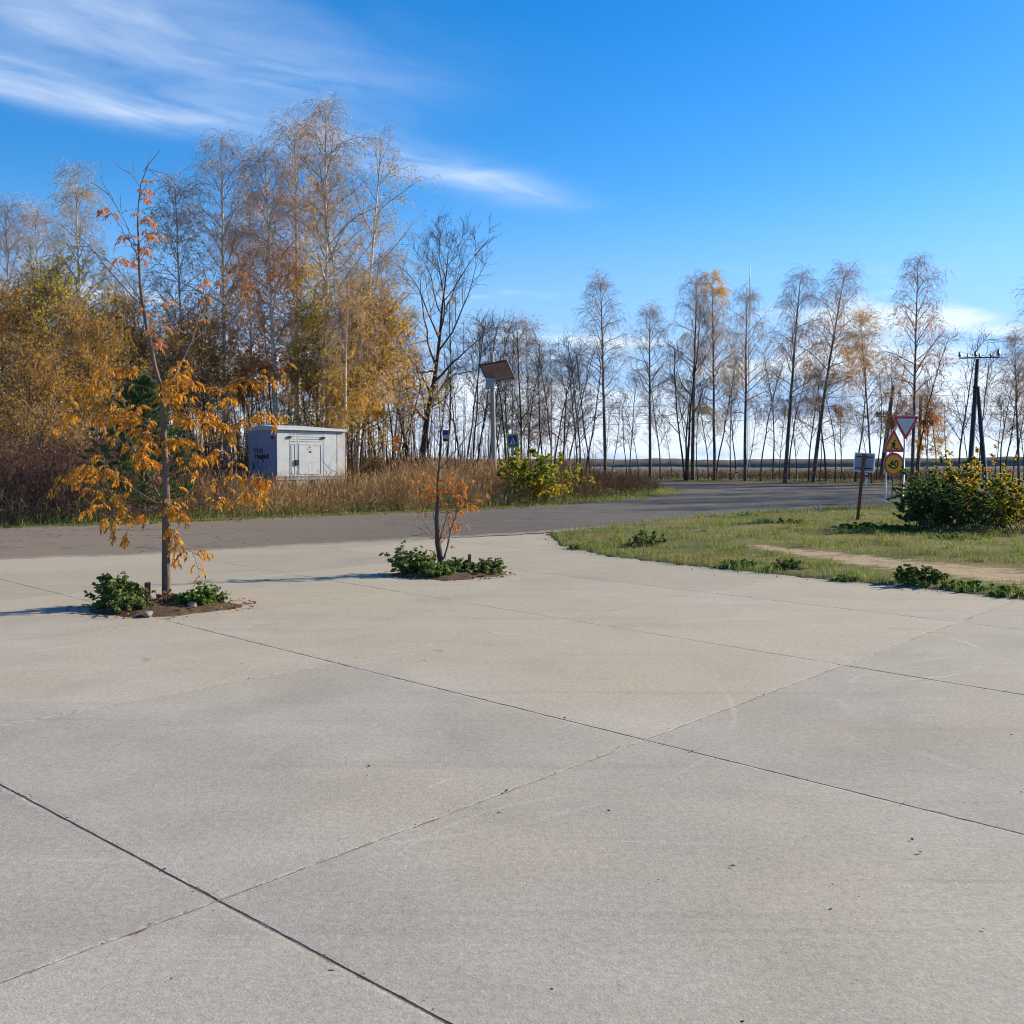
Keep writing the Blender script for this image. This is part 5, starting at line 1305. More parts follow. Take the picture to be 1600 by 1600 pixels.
# bushes at the right
RB = 'bushes at the right edge of the grass'
for i, (px, d, rx, h, ns, nl, mt, wl, nw, lab) in enumerate([
        (1450, 24.2, 0.60, 1.30, 34, 6500, 'leaf_dark', None, 0, 'dark green leafy bush below the give-way sign, leftmost of the right-hand bushes'),
        (1474, 25.0, 0.66, 1.60, 28, 5000, 'leaf_dark', 'leaf_yellow', 900, 'green bush with yellow top second from the left of the right-hand bushes'),
        (1516, 25.2, 0.60, 1.75, 22, 2600, 'leaf_yellow', 'leaf_gold', 900, 'yellow-leaved upright bush in front of the dark power pole'),
        (1500, 23.6, 0.85, 1.00, 28, 5000, 'leaf_dark', 'leaf_yellow', 300, 'low dark green bush in front of the yellow upright bush'),
        (1560, 24.2, 0.70, 1.15, 26, 4200, 'leaf_green', 'leaf_yellow', 700, 'green bush between the yellow upright bush and the right edge'),
        (1572, 25.8, 0.35, 1.65, 10, 700, 'leaf_fire', None, 0, 'thin orange-leaved shrub rising above the bushes near the right edge'),
        (1612, 23.4, 0.75, 1.25, 26, 4200, 'leaf_yellow', 'leaf_green', 900, 'yellow-green bush cut by the right edge')]):
    x = sx(px, d); bush('leafy_bush', lab, 'bush', (x, d, gz(x, d) - 0.03), rx, rx * 0.9, h, ns, int(nl * 1.5), 0.062, mt, 160 + i, RB, 'twig_dark', 0.5, lump=0.45, wild=wl, nwild=nw)
x, d = sx(842, 37.5), 37.5
bush('leafy_bush', 'rounded yellow-green shrub on the far verge below the crossing sign', 'bush', (x, d, gz(x, d) - 0.05), 1.25, 0.9, 1.80, 46, 4200, 0.13, 'leaf_yellow', 181, None, 'twig_dark', 0.6, lump=0.5, wild='leaf_green', nwild=1500)

# ------------------------------------------------------------------ small pine behind the orange tree
def build_pine():
    px, d = 225, 29.2
    x = sx(px, d); H = 3.9; rng = np.random.RandomState(9)
    root = thing('pine_tree', 'small dark green pine standing behind the orange tree', 'tree', (x, d, gz(x, d) - 0.05))
    n = 10; st = np.zeros((1, n, 3)); st[0, :, 2] = np.linspace(0, H, n); st[0, :, :2] = rng.normal(0, 0.02, (n, 2)); sr = taper(1, n, 0.075, 0.012)
    tb = MB(); tb.tube(st, sr, 8)
    k = 64; pos, tan, r, tt = spawn(st, sr, k, 0.06, 0.98, rng, True)
    L = np.interp(tt, [0, 0.25, 0.6, 1], [1.45, 1.55, 1.0, 0.22]) * rng.uniform(0.75, 1.15, k)
    d1 = turn(tan, np.interp(tt, [0, 1], [1.45, 0.7]), rng, np.arange(k) * 2.4)
    br = grow(pos, d1, L, 7, rng, -0.06, 0.06); tb.tube(br, taper(k, 7, 0.018, 0.006), 5)
    p2, t2, r2, _ = spawn(br, taper(k, 7, 0.018, 0.006), 6, 0.3, 1.0, rng, True)
    sh = grow(p2, turn(t2, 0.7, rng), 0.34 * rng.uniform(0.6, 1.3, len(p2)), 5, rng, -0.08, 0.08); tb.tube(sh, taper(len(sh), 5, 0.006, 0.004), 4)
    tb.obj('trunk', 'pine_bark', root, True, 'rad')
    nl = 52000; sel = rng.randint(0, len(sh), nl); f = rng.uniform(0.1, 1, nl) * 4; i = np.minimum(f.astype(int), 3); g = (f - i)[:, None]
    p = sh[sel, i] * (1 - g) + sh[sel, i + 1] * g; ax = norm(sh[sel, i + 1] - sh[sel, i])
    lb = MB(); leaves(lb, p, norm(ax * 0.9 + rdir(nl, rng, -0.5, 0.9) * 0.9), rng.uniform(0.08, 0.13, nl), 0.0075, rng, 0.1, 0.0); lb.obj('needles', 'needle', root)
build_pine()

# ------------------------------------------------------------------ the two young trees in the yard
def compound_leaves(p, dirs, rng, L=0.20, n=7, leaflet=0.095, width=0.017, droop=0.30):
    """drooping compound leaf: a thin stalk with paired narrow leaflets"""
    N = len(p); ra = grow(p, dirs, L * rng.uniform(0.7, 1.2, N), 6, rng, droop, 0.08)
    LB = MB()
    pp, dd = [], []
    t2 = norm(np.gradient(ra, axis=1))
    for j in range(n):
        f = 0.25 + 0.75 * j / (n - 1) if j < n - 1 else 1.0
        i = int(round(f * 5)); side = 1 if j % 2 else -1
        tn = t2[:, i]; u = norm(np.cross(tn, np.array([0, 0, 1.0]) + rng.normal(0, 0.15, (N, 3))))
        dirn = norm(tn * (0.7 if j < n - 1 else 1.5) + u * side * (0.75 if j < n - 1 else 0) + np.array([0, 0, -0.55]) + rng.normal(0, 0.22, (N, 3)))
        pp.append(ra[:, i]); dd.append(dirn)
    pp = np.concatenate(pp); dd = np.concatenate(dd); M = len(pp)
    Lf = leaflet * rng.uniform(0.7, 1.25, M)
    # two-segment curled blade
    side = norm(np.cross(dd, rng.normal(0, 1, (M, 3)))); up = np.cross(side, dd)
    w = width * rng.uniform(0.8, 1.25, M)[:, None]; Lc = Lf[:, None]; dn = np.array([0, 0, -1.0])
    v = np.stack([pp, pp + dd * Lc * .35 + side * w + up * w * .35, pp + dd * Lc * .35 - side * w + up * w * .35,
                  pp + dd * Lc * .72 + side * w * .75 + dn * Lc * .10, pp + dd * Lc * .72 - side * w * .75 + dn * Lc * .10, pp + dd * Lc + dn * Lc * .28, pp + dd * Lc * .6 + dn * Lc * .04], 1)
    b = np.arange(M)[:, None] * 7
    LB.add(v, np.concatenate([b + np.array([[0, 1, 6, 2]]), b + np.array([[1, 3, 5, 6]]), b + np.array([[2, 6, 5, 4]])], 0))
    return LB, ra
def young_tree(name, label, loc, ref, k, trunk, branches, seed, bark, leafspec):
    """trunk/branches in photo pixels relative to ref, k metres per pixel; each branch: points, r0, depth slope, leaf amount, leaf start"""
    rng = np.random.RandomState(seed)
    root = thing(name, label, 'tree', loc)
    tb = MB(); wb = MB()
    def line(pts, n, dep=0.0):
        P = np.array([((x - ref[0]) * k, 0, (ref[1] - y) * k) for x, y in pts]); s = np.concatenate([[0], np.cumsum(np.linalg.norm(np.diff(P, axis=0), axis=1))])
        u = np.linspace(0, s[-1], n); Q = np.stack([np.interp(u, s, P[:, c]) for c in range(3)], -1)
        Q[1:-1] = (Q[:-2] + 2 * Q[1:-1] + Q[2:]) / 4
        Q[:, 1] = dep * (u / s[-1]) ** 0.9 * s[-1]; Q[1:] += rng.normal(0, 0.004, (n - 1, 3)); return Q
    tp = line([p[:2] for p in trunk], 24); ys = [p[2] for p in trunk]
    tr = np.interp(np.linspace(0, 1, 24), np.linspace(0, 1, len(ys)), ys)
    tb.tube(tp, tr, 12); tb.obj('trunk', bark, root, True, 'rad')
    AP, AD, BP_, BD = [], [], [], []
    for pts, r0, dep, nl, t0, mt in branches:
        q = line(pts, 12, dep)
        # start on the trunk
        j = np.argmin(np.abs(tp[:, 2] - q[0, 2])); q[0] = tp[j]
        wb.tube(q, taper(1, 12, r0, 0.0022), 6)
        q = q[None]; rr = taper(1, 12, r0, 0.002)
        kk = max(3, int(np.linalg.norm(q[0, -1] - q[0, 0]) * 7))
        pos, tan, r, tt = spawn(q, rr, kk, 0.3, 0.98, rng, True)
        sh = grow(pos, turn(tan, rng.uniform(0.5, 1.0, kk), rng), rng.uniform(0.10, 0.32, kk) * (0.35 if mt else 1), 5, rng, -0.03, 0.12)
        wb.tube(sh, taper(kk, 5, 0.0042, 0.0018), 4)
        nl = max(3, int(nl * 0.75)) if nl and mt else int(nl * 1.45)
        if nl:
            a = int(nl * 0.5); pos, tan, r, tt = spawn(q, rr, a, t0, 1.0, rng)
            s2 = sh[tt.mean() < 9 and slice(None)]; sel = rng.randint(0, kk, nl - a); ok = sh[sel, rng.randint(2, 5, nl - a)]
            pos = np.concatenate([pos, ok]); tan = np.concatenate([tan, norm(sh[sel, 4] - sh[sel, 2])])
            dr = norm(tan * 0.5 + rdir(len(pos), rng, -0.35, 0.55))
            (AP if mt == 0 else BP_).append(pos); (AD if mt == 0 else BD).append(dr)
    wb.obj('branches', 'twig_ash', root, True)
    for P, D, mt in ((AP, AD, leafspec[0]), (BP_, BD, leafspec[1])):
        if P:
            lb, ra = compound_leaves(np.concatenate(P), np.concatenate(D), rng, *leafspec[2])
            o = lb.obj('leaves', mt, root); sb = MB(); sb.tube(ra, taper(len(ra), 6, 0.0018, 0.0009), 3); sb.obj('leaf_stalks', 'twig_ash', root)
    return root
K1 = 12.05 / 1600
B = lambda *a: a
young_tree('young_ash_tree', 'slender young tree with drooping orange compound leaves in the front planting bed', (sx(258, 12.05), 12.05, 0.05), (258, 938), K1,
    [(258, 945, 0.058), (258, 900, 0.050), (259, 820, 0.047), (260, 740, 0.042), (258, 650, 0.034), (252, 600, 0.029), (243, 565, 0.025), (235, 520, 0.022), (226, 480, 0.019), (222, 400, 0.014), (222, 310, 0.009), (229, 272, 0.006), (258, 243, 0.003)],
    [([(222, 405), (200, 372), (180, 340), (163, 322)], 0.007, 0.2, 9, 0.72, 1), ([(222, 398), (205, 350), (182, 310), (174, 288)], 0.006, -0.2, 0, 0, 0),
     ([(225, 480), (170, 425), (140, 385), (92, 345)], 0.009, 0.2, 0, 0, 0), ([(224, 470), (195, 425), (160, 400)], 0.006, -0.3, 0, 0, 0),
     ([(222, 412), (245, 385), (262, 372)], 0.005, 0.2, 0, 0, 0), ([(223, 420), (205, 412), (193, 408)], 0.005, 0.3, 8, 0.3, 1),
     ([(222, 330), (224, 318), (227, 300)], 0.004, 0.3, 7, 0.0, 1), ([(222, 360), (228, 350), (236, 345)], 0.004, -0.3, 9, 0.0, 1), ([(222, 385), (232, 370), (246, 362)], 0.004, 0.3, 9, 0.2, 1),
     ([(221, 400), (214, 385), (208, 372)], 0.004, -0.3, 8, 0.2, 1), ([(222, 412), (226, 400), (230, 390)], 0.004, 0.1, 7, 0.0, 1),
     ([(226, 300), (218, 286), (205, 272)], 0.003, 0.2, 0, 0, 0), ([(229, 274), (240, 271), (243, 272)], 0.003, 0.2, 0, 0, 0), ([(224, 312), (232, 300), (236, 293)], 0.003, 0.1, 3, 0.3, 1),
     ([(256, 620), (285, 562), (303, 520), (312, 470), (318, 415)], 0.015, 0.15, 10, 0.72, 1), ([(290, 550), (320, 510), (350, 470)], 0.006, 0.4, 0, 0, 0),
     ([(232, 505), (243, 488), (262, 470)], 0.006, 0.3, 9, 0.2, 1), ([(240, 555), (252, 530), (262, 510)], 0.006, -0.3, 16, 0.15, 1), ([(226, 490), (215, 478), (205, 476)], 0.004, 0.1, 4, 0.3, 1),
     ([(250, 600), (205, 575), (170, 568), (150, 578)], 0.009, 0.3, 14, 0.35, 0), ([(254, 612), (215, 600), (178, 598), (150, 612)], 0.008, -0.4, 18, 0.3, 0),
     ([(256, 640), (300, 615), (350, 600), (400, 590), (420, 582)], 0.012, 0.2, 22, 0.5, 0), ([(257, 650), (285, 610), (300, 598)], 0.008, -0.5, 24, 0.2, 0),
     ([(257, 625), (268, 600), (275, 590)], 0.008, 0.4, 26, 0.0, 0), ([(258, 660), (290, 640), (320, 630)], 0.009, 0.5, 26, 0.15, 0), ([(258, 670), (300, 655), (338, 655)], 0.009, -0.3, 22, 0.3, 0),
     ([(258, 690), (225, 655), (190, 640), (160, 650)], 0.010, 0.4, 28, 0.25, 0), ([(258, 700), (210, 665), (150, 640), (110, 650), (95, 668)], 0.012, -0.2, 30, 0.3, 0),
     ([(259, 715), (235, 680), (215, 665)], 0.008, -0.5, 24, 0.1, 0), ([(259, 700), (285, 685), (310, 690)], 0.008, -0.5, 24, 0.15, 0),
     ([(259, 735), (310, 700), (360, 665), (395, 640), (425, 650)], 0.012, 0.2, 24, 0.55, 0), ([(259, 745), (290, 718), (330, 708)], 0.008, 0.5, 14, 0.3, 0),
     ([(259, 760), (285, 742), (298, 726), (300, 712)], 0.008, 0.1, 3, 0.5, 0), ([(259, 755), (225, 725), (205, 690)], 0.010, 0.4, 18, 0.3, 0),
     ([(257, 790), (225, 740), (195, 695), (165, 680)], 0.011, 0.2, 14, 0.45, 0), ([(258, 795), (200, 765), (150, 735), (110, 728), (82, 742)], 0.012, 0.3, 34, 0.45, 0),
     ([(258, 800), (205, 782), (160, 760), (125, 745)], 0.010, -0.4, 22, 0.45, 0), ([(258, 800), (215, 798), (180, 800), (160, 812)], 0.008, 0.1, 10, 0.5, 0), ([(258, 802), (190, 795), (120, 790), (100, 800)], 0.009, 0.5, 8, 0.75, 0),
     ([(258, 800), (238, 798), (215, 808), (190, 815)], 0.007, -0.5, 13, 0.3, 0), ([(259, 798), (255, 790), (262, 782)], 0.006, -0.5, 8, 0, 0),
     ([(259, 803), (275, 798), (290, 802)], 0.006, -0.4, 10, 0.2, 0), ([(259, 812), (270, 826), (278, 843), (296, 858), (312, 866)], 0.007, -0.25, 20, 0.12, 0),
     ([(259, 798), (310, 792), (360, 770), (400, 745), (430, 748)], 0.011, -0.2, 26, 0.66, 0), ([(259, 800), (320, 780), (370, 768), (405, 775)], 0.009, 0.3, 14, 0.72, 0), ([(259, 770), (275, 775), (300, 765)], 0.006, 0.2, 0, 0, 0)],
    21, 'ash_bark', ('leaf_ash', 'leaf_ash_pink', (0.135, 9, 0.052, 0.0098, 0.30)))
K2 = 15.75 / 1600
young_tree('young_sapling', 'small forked sapling, mostly bare with few orange leaves, in the farther planting bed', (sx(690, 15.75), 15.75, 0.05), (690, 889), K2,
    [(690, 890, 0.052), (687, 870, 0.046), (684, 848, 0.042), (682, 820, 0.030), (683, 780, 0.022), (685, 745, 0.018), (688, 715, 0.013), (690, 690, 0.008), (692, 662, 0.003)],
    [([(686, 848), (694, 820), (700, 795), (704, 770)], 0.015, 0.1, 4, 0.75, 0), ([(692, 880), (700, 845), (710, 810), (720, 780), (722, 755)], 0.018, -0.1, 10, 0.72, 0), ([(694, 882), (698, 850), (700, 820)], 0.008, 0.2, 3, 0.5, 0),
     ([(682, 838), (677, 800), (672, 770), (665, 752)], 0.010, 0.1, 9, 0.72, 0), ([(682, 845), (665, 820), (650, 800), (640, 790)], 0.006, 0.3, 0, 0, 0), ([(684, 852), (672, 838), (655, 822)], 0.004, -0.2, 0, 0, 0),
     ([(716, 790), (722, 785), (742, 788)], 0.006, 0.1, 9, 0.5, 0), ([(718, 775), (722, 762), (720, 750)], 0.006, 0.1, 8, 0.2, 0), ([(684, 770), (690, 762), (700, 758)], 0.006, -0.1, 12, 0.3, 0), ([(683, 775), (676, 765), (660, 760)], 0.005, 0.1, 7, 0.3, 0),
     ([(686, 740), (672, 722), (655, 705), (640, 688)], 0.009, 0.2, 0, 0, 0), ([(687, 735), (705, 712), (725, 690), (746, 655)], 0.010, -0.2, 0, 0, 0), ([(687, 728), (676, 700), (664, 676)], 0.007, 0.3, 0, 0, 0), ([(688, 722), (698, 698), (712, 672), (716, 655)], 0.007, -0.3, 0, 0, 0),
     ([(688, 735), (715, 722), (745, 700), (760, 690)], 0.008, 0.3, 0, 0, 0), ([(686, 745), (665, 735), (640, 722)], 0.006, -0.3, 0, 0, 0), ([(720, 775), (730, 755), (742, 735)], 0.006, 0.2, 0, 0, 0), ([(712, 800), (716, 795), (715, 800)], 0.004, 0.2, 5, 0, 0),
     ([(684, 855), (678, 862), (672, 860)], 0.003, -0.3, 3, 0.5, 0), ([(700, 840), (706, 828), (708, 815)], 0.004, 0.2, 3, 0.3, 0)],
    22, 'brown_bark', ('leaf_fire', 'leaf_fire', (0.11, 7, 0.052, 0.0105, 0.30)))

# ------------------------------------------------------------------ grass, weeds, leaf litter (stuff)
def blades(mb, x, y, z, h, w, rng, lean=0.35, n=2):
    N = len(x); a = rng.uniform(0, 6.283, N); b = rng.uniform(0, 6.283, N); ln = np.abs(rng.normal(0, lean, N)) * h
    p0 = np.stack([x, y, z], -1); sd_ = np.stack([np.cos(a), np.sin(a), np.zeros(N)], -1) * (w / 2)[:, None]
    d = np.stack([np.cos(b) * ln, np.sin(b) * ln, h], -1); m = p0 + d * np.array([0.35, 0.35, 0.6]); t = p0 + d
    v = np.stack([p0 - sd_, p0 + sd_, m + sd_ * 0.8, m - sd_ * 0.8, t + sd_ * 0.15, t - sd_ * 0.15], 1); i = np.arange(N)[:, None] * 6
    mb.add(v, np.concatenate([i + np.array([[0, 1, 2, 3]]), i + np.array([[3, 2, 4, 5]])], 0))
def scatter(n, x0, x1, y0, y1, rng, near=True):
    """more points close to the camera, as many per picture area"""
    u = rng.uniform(0, 1, n); y = 1 / (1 / y1 + (1 / y0 - 1 / y1) * u) if near else y0 + (y1 - y0) * u
    return rng.uniform(x0, x1, n), y
def build_lawn():
    rng = np.random.RandomState(50)
    x, y = scatter(300000, 0, 26, 8.5, 42, rng)
    s = polydist(PAVE, x, y); tri = (s > 0.02) & (x > 0.3) & (y < 43) & (x < y * 0.62 + 2) & (y > 8)
    x, y, s = x[tri], y[tri], s[tri]
    sm = sand_mask(x, y) + 0.45 * vnoise(x * 1.0 + y * 0.4, y * 0.6, 2.5, 8); clump = vnoise(x, y, 1.4, 9) + 0.6 * vnoise(x, y, 4, 10)
    kp = (sm < 0.42 + 0.45 * rng.uniform(-1, 1, len(x))) & (clump + rng.uniform(-0.8, 0.8, len(x)) > -0.30)
    x, y, s, clump = x[kp], y[kp], s[kp], clump[kp]
    z = ground_z(x, y) - 0.01
    h = (0.030 + 0.045 * np.clip(clump + 0.4, 0, 1.2) + 0.05 * np.exp(-((s - 0.12) / 0.15) ** 2)) * rng.uniform(0.6, 1.5, len(x)) * np.interp(y, [10, 30], [0.9, 1.35])
    w = rng.uniform(0.004, 0.009, len(x)) * np.interp(y, [10, 40], [1, 2.2])
    g = (vnoise(x, y, 0.8, 12) + rng.uniform(-0.8, 0.8, len(x)) + 1.2 * np.exp(-s / 0.25)) > 0.05
    # taller tufts
    tx, ty = scatter(900, 0, 22, 10, 38, rng); ts = polydist(PAVE, tx, ty); ok = (ts > 0.1) & (tx < ty * 0.56 + 1) & (sand_mask(tx, ty) < 0.5) & (vnoise(tx, ty, 0.7, 40) > -0.2); tx, ty = tx[ok], ty[ok]
    nb = 46; X = (tx[:, None] + rng.normal(0, 0.06, (len(tx), nb))).ravel(); Y = (ty[:, None] + rng.normal(0, 0.06, (len(tx), nb))).ravel(); hh = (rng.uniform(0.06, 0.17, len(tx))[:, None] * rng.uniform(0.5, 1.2, (len(tx), nb))).ravel()
    x = np.concatenate([x, X]); y = np.concatenate([y, Y]); z = np.concatenate([z, ground_z(X, Y) - 0.01]); h = np.concatenate([h, hh]); w = np.concatenate([w, rng.uniform(0.005, 0.011, len(X))]); g = np.concatenate([g, np.repeat(rng.uniform(0, 1, len(tx)) < 0.7, nb)])
    for m, mt, nm in ((~g, 'grass', 'dry_grass'), (g, 'grass_green', 'green_grass')):
        mb = MB(); blades(mb, x[m], y[m], z[m], h[m], w[m], rng, 0.6); o = mb.obj(nm, mt)
        tag(o, 'short yellowing grass of the triangle beside the concrete' if nm == 'dry_grass' else 'short green grass of the triangle beside the concrete', 'grass', kind='stuff')
build_lawn()
VPOLY = VERGE + [(-500, 12), (-500, 106)]
def verge_points(n, x0, x1, y0, y1, rng, s0, s1, near=True):
    x, y = scatter(n, x0, x1, y0, y1, rng, near); s = polydist(PAVE, x, y); m = (s > s0) & (s < s1) & (polydist(VPOLY, x, y) < 0) & (np.abs(x) < y * 0.56 + 1.5)
    return x[m], y[m], s[m]
def build_verge():
    rng = np.random.RandomState(51)
    # short green strip along the asphalt, up to the cross road
    x, y, s = verge_points(90000, -24, 9, 20, 62, rng, 0.0, 1.6)
    k = rng.uniform(0, 1, len(x)) < np.exp(-s / 0.6) + 0.15 * (vnoise(x, y, 1, 14) > 0) + 0.7 * (x > 2.5); x, y, s = x[k], y[k], s[k]
    mb = MB(); blades(mb, x, y, ground_z(x, y) - 0.01, rng.uniform(0.06, 0.20, len(x)), rng.uniform(0.008, 0.018, len(x)), rng, 0.5)
    tag(mb.obj('verge_grass', 'grass_green'), 'green grass strip along the far edge of the asphalt', 'grass', kind='stuff')
    # tall dry reed grass with plumes
    x, y, s = verge_points(110000, -20, 4, 24, 46, rng, 0.5, 7.5)
    dens = np.interp(sxp(x, y), [0, 330, 420, 560, 640, 760, 800, 900], [0.10, 0.18, 0.55, 0.7, 1.0, 1.0, 0.55, 0.08]) * np.interp(s, [0.5, 1.2, 6, 7.5], [0.3, 1, 1, 0.2])
    k = rng.uniform(0, 1, len(x)) < dens * np.clip(0.55 + 0.5 * vnoise(x, y, 0.9, 15), 0.1, 1); x, y, s = x[k], y[k], s[k]
    N = len(x); P0 = np.stack([x, y, ground_z(x, y) - 0.02], -1); h = rng.uniform(0.45, 1.35, N) * np.interp(s, [0.7, 2.5], [0.7, 1.0]) * np.interp(sxp(x, y), [330, 400, 560, 620], [1, 0.62, 0.62, 1]) * (1 + 0.28 * vnoise(x, y, 0.7, 16))
    st = grow(P0, np.stack([rng.normal(0.05, 0.20, N), rng.normal(0, 0.18, N), np.ones(N)], -1), h, 5, rng, 0.09, 0.08)
    mb = MB(); mb.tube(st, taper(N, 5, 0.0045, 0.0028), 3)
    # plume
    pd = norm(st[:, -1] - st[:, -2]); up = rng.uniform(0, 1, N) < 0.75
    pl = grow(st[up, -1] - pd[up] * 0.06, pd[up] + rng.normal(0, 0.12, (up.sum(), 3)), rng.uniform(0.14, 0.26, up.sum()), 4, rng, 0.14, 0.05)
    mb.tube(pl, np.array([[0.003, 0.0085, 0.007, 0.0015]]) * rng.uniform(0.5, 1.3, (len(pl), 1)), 4)
    # hanging blades
    sel = rng.randint(0, N, N * 2); f = rng.uniform(0.1, 0.7, N * 2) * 4; i = f.astype(int)
    bl = grow(st[sel, i], np.stack([rng.normal(0, 1, N * 2), rng.normal(0, 1, N * 2), rng.uniform(0.5, 1.6, N * 2)], -1), rng.uniform(0.2, 0.45, N * 2), 4, rng, 0.28, 0.08)
    mb.tube(bl, taper(len(bl), 4, 0.006, 0.0015), 3)
    tag(mb.obj('reed_grass', 'straw'), 'tall straw-coloured dry grass with feathery heads along the road', 'grass', kind='stuff')
    # green leafy undergrowth at the foot of the dry grass
    x, y, s = verge_points(60000, -20, 6, 22, 48, rng, 0.15, 3.2)
    k = rng.uniform(0, 1, len(x)) < np.interp(s, [0.15, 0.5, 1.4, 3.2], [0.5, 1.0, 0.6, 0.0]) * np.clip(0.5 + 0.7 * vnoise(x, y, 0.8, 17), 0.05, 1) * np.interp(sxp(x, y), [0, 300, 400], [0.45, 0.6, 1.0]); x, y, s = x[k], y[k], s[k]; N = len(x)
    mb = MB(); blades(mb, x, y, ground_z(x, y) - 0.01, rng.uniform(0.12, 0.42, N), rng.uniform(0.010, 0.022, N), rng, 0.45)
    p = np.stack([x, y, ground_z(x, y) + rng.uniform(0.03, 0.4, N)], -1); leaves(mb, p, rdir(N, rng, -0.3, 0.8), rng.uniform(0.05, 0.12, N), rng.uniform(0.012, 0.03, N), rng)
    tag(mb.obj('verge_weeds', 'leaf_weed'), 'green leafy weeds at the foot of the dry grass', 'weeds', kind='stuff')
    # brown dead weeds mixed in, and under the shrub
    x, y, s = verge_points(52000, -20, 9, 22, 62, rng, 0.5, 8)
    q = sxp(x, y); dens = np.interp(q, [-50, 120, 300, 420, 700, 780, 900, 1000], [0.55, 0.6, 0.6, 0.30, 0.14, 0.5, 0.9, 0.9]) * np.interp(s, [0.5, 1.3], [0.3, 1])
    k = rng.uniform(0, 1, len(x)) < dens * np.clip(0.6 + 0.5 * vnoise(x, y, 1.1, 18), 0.1, 1); x, y, s = x[k], y[k], s[k]; N = len(x)
    P0 = np.stack([x, y, ground_z(x, y) - 0.02], -1); h = rng.uniform(0.35, 1.0, N) * np.interp(s, [0.5, 2], [0.55, 1.0]) * np.where(x > 1.5, 0.75, 1)
    st = grow(P0, np.stack([rng.normal(0, 0.22, N), rng.normal(0, 0.22, N), np.ones(N)], -1), h, 5, rng, 0.04, 0.10)
    mb = MB(); mb.tube(st, taper(N, 5, 0.005, 0.0025), 3)
    pos, tan, r, tt = spawn(st, taper(N, 5, 0.005, 0.0025), 3, 0.35, 1.0, rng); sh = grow(pos, turn(tan, 0.7, rng), rng.uniform(0.08, 0.25, len(pos)), 3, rng, 0, 0.15); mb.tube(sh, taper(len(sh), 3, 0.003, 0.002), 3)
    M = len(pos); leaves(mb, sh[:, rng.randint(1, 3)], rdir(M, rng, -0.7, 0.6), rng.uniform(0.03, 0.09, M), rng.uniform(0.008, 0.02, M), rng)
    tag(mb.obj('dead_weeds', 'weed_brown'), 'brown dead weeds and seed heads on the far verge', 'weeds', kind='stuff')
    # dark bramble thicket on the left
    x, y = scatter(9000, -24, -4, 27, 41, rng, True); s = polydist(PAVE, x, y); q = sxp(x, y)
    dens = np.interp(q, [-80, 150, 230, 330, 400], [1, 1, 0.75, 0.5, 0.0]) * np.interp(s, [1.2, 2.4], [0, 1]); dens = np.where((q > 125) & (q < 330) & (y < 31.5), dens * 0.06, dens); k = (rng.uniform(0, 1, len(x)) < dens) & (polydist(VPOLY, x, y) < 0) & (q > -120); x, y, s, q = x[k], y[k], s[k], q[k]; N = len(x)
    P0 = np.stack([x, y, ground_z(x, y) - 0.02], -1); h = rng.uniform(1.0, 2.5, N) * np.interp(s, [1.2, 4], [0.6, 1.0]) * np.interp(q, [150, 330], [1, 0.6])
    st = grow(P0, np.stack([rng.normal(0, 0.22, N), rng.normal(0, 0.22, N), np.ones(N)], -1), h, 7, rng, 0.05, 0.10)
    mb = MB(); mb.tube(st, taper(N, 7, 0.009, 0.003), 4)
    pos, tan, r, tt = spawn(st, taper(N, 7, 0.009, 0.003), 7, 0.15, 1.0, rng); sh = grow(pos, turn(tan, 0.8, rng), rng.uniform(0.15, 0.6, len(pos)), 4, rng, 0.08, 0.15); mb.tube(sh, taper(len(sh), 4, 0.004, 0.002), 3)
    sel = rng.randint(0, len(sh), len(sh)); leaves(mb, sh[sel, 3], rdir(len(sel), rng, -0.8, 0.4), rng.uniform(0.04, 0.09, len(sel)), rng.uniform(0.012, 0.03, len(sel)), rng)
    tag(mb.obj('bramble_thicket', 'bramble'), 'dark brown bare thicket along the road at the far left', 'thicket', kind='stuff')
    # woodland floor brush under the trees
    x, y = scatter(26000, -32, 30, 40, 82, rng, True); s = polydist(PAVE, x, y); k = (s > 1.0) & ((polydist(VPOLY, x, y) < -1) | (y > 60)); x, y = x[k], y[k]; N = len(x)
    P0 = np.stack([x, y, ground_z(x, y) - 0.02], -1); h = rng.uniform(0.3, 1.1, N) * np.interp(sxp(x, y), [0, 560, 900, 960], [2.0, 1.7, 1.0, 0.75])
    st = grow(P0, np.stack([rng.normal(0, 0.35, N), rng.normal(0, 0.35, N), np.ones(N)], -1), h, 4, rng, 0.03, 0.14); mb = MB(); mb.tube(st, taper(N, 4, 0.008, 0.004), 3)
    pos, tan, r, tt = spawn(st, taper(N, 4, 0.008, 0.004), 3, 0.3, 1.0, rng); sh = grow(pos, turn(tan, 0.8, rng), rng.uniform(0.12, 0.4, len(pos)), 3, rng, 0, 0.2); mb.tube(sh, taper(len(sh), 3, 0.005, 0.003), 3)
    # deep wood: a mass of fine stems behind the named trees
    px_ = rng.uniform(-80, 930, 2600); y = rng.uniform(58, 100, 2600); x = (px_ - 800) / 1600 * y; s = polydist(PAVE, x, y); k = (s > 1.0) & (rng.uniform(0, 1, 2600) < np.interp(px_, [540, 600, 930], [1, 0.4, 0.3])); x, y = x[k], y[k]; N = len(x)
    P0 = np.stack([x, y, ground_z(x, y) - 0.05], -1); h = rng.uniform(2.5, 8.0, N) * np.interp(sxp(x, y), [0, 560, 700, 930], [1.0, 1.0, 0.8, 0.55])
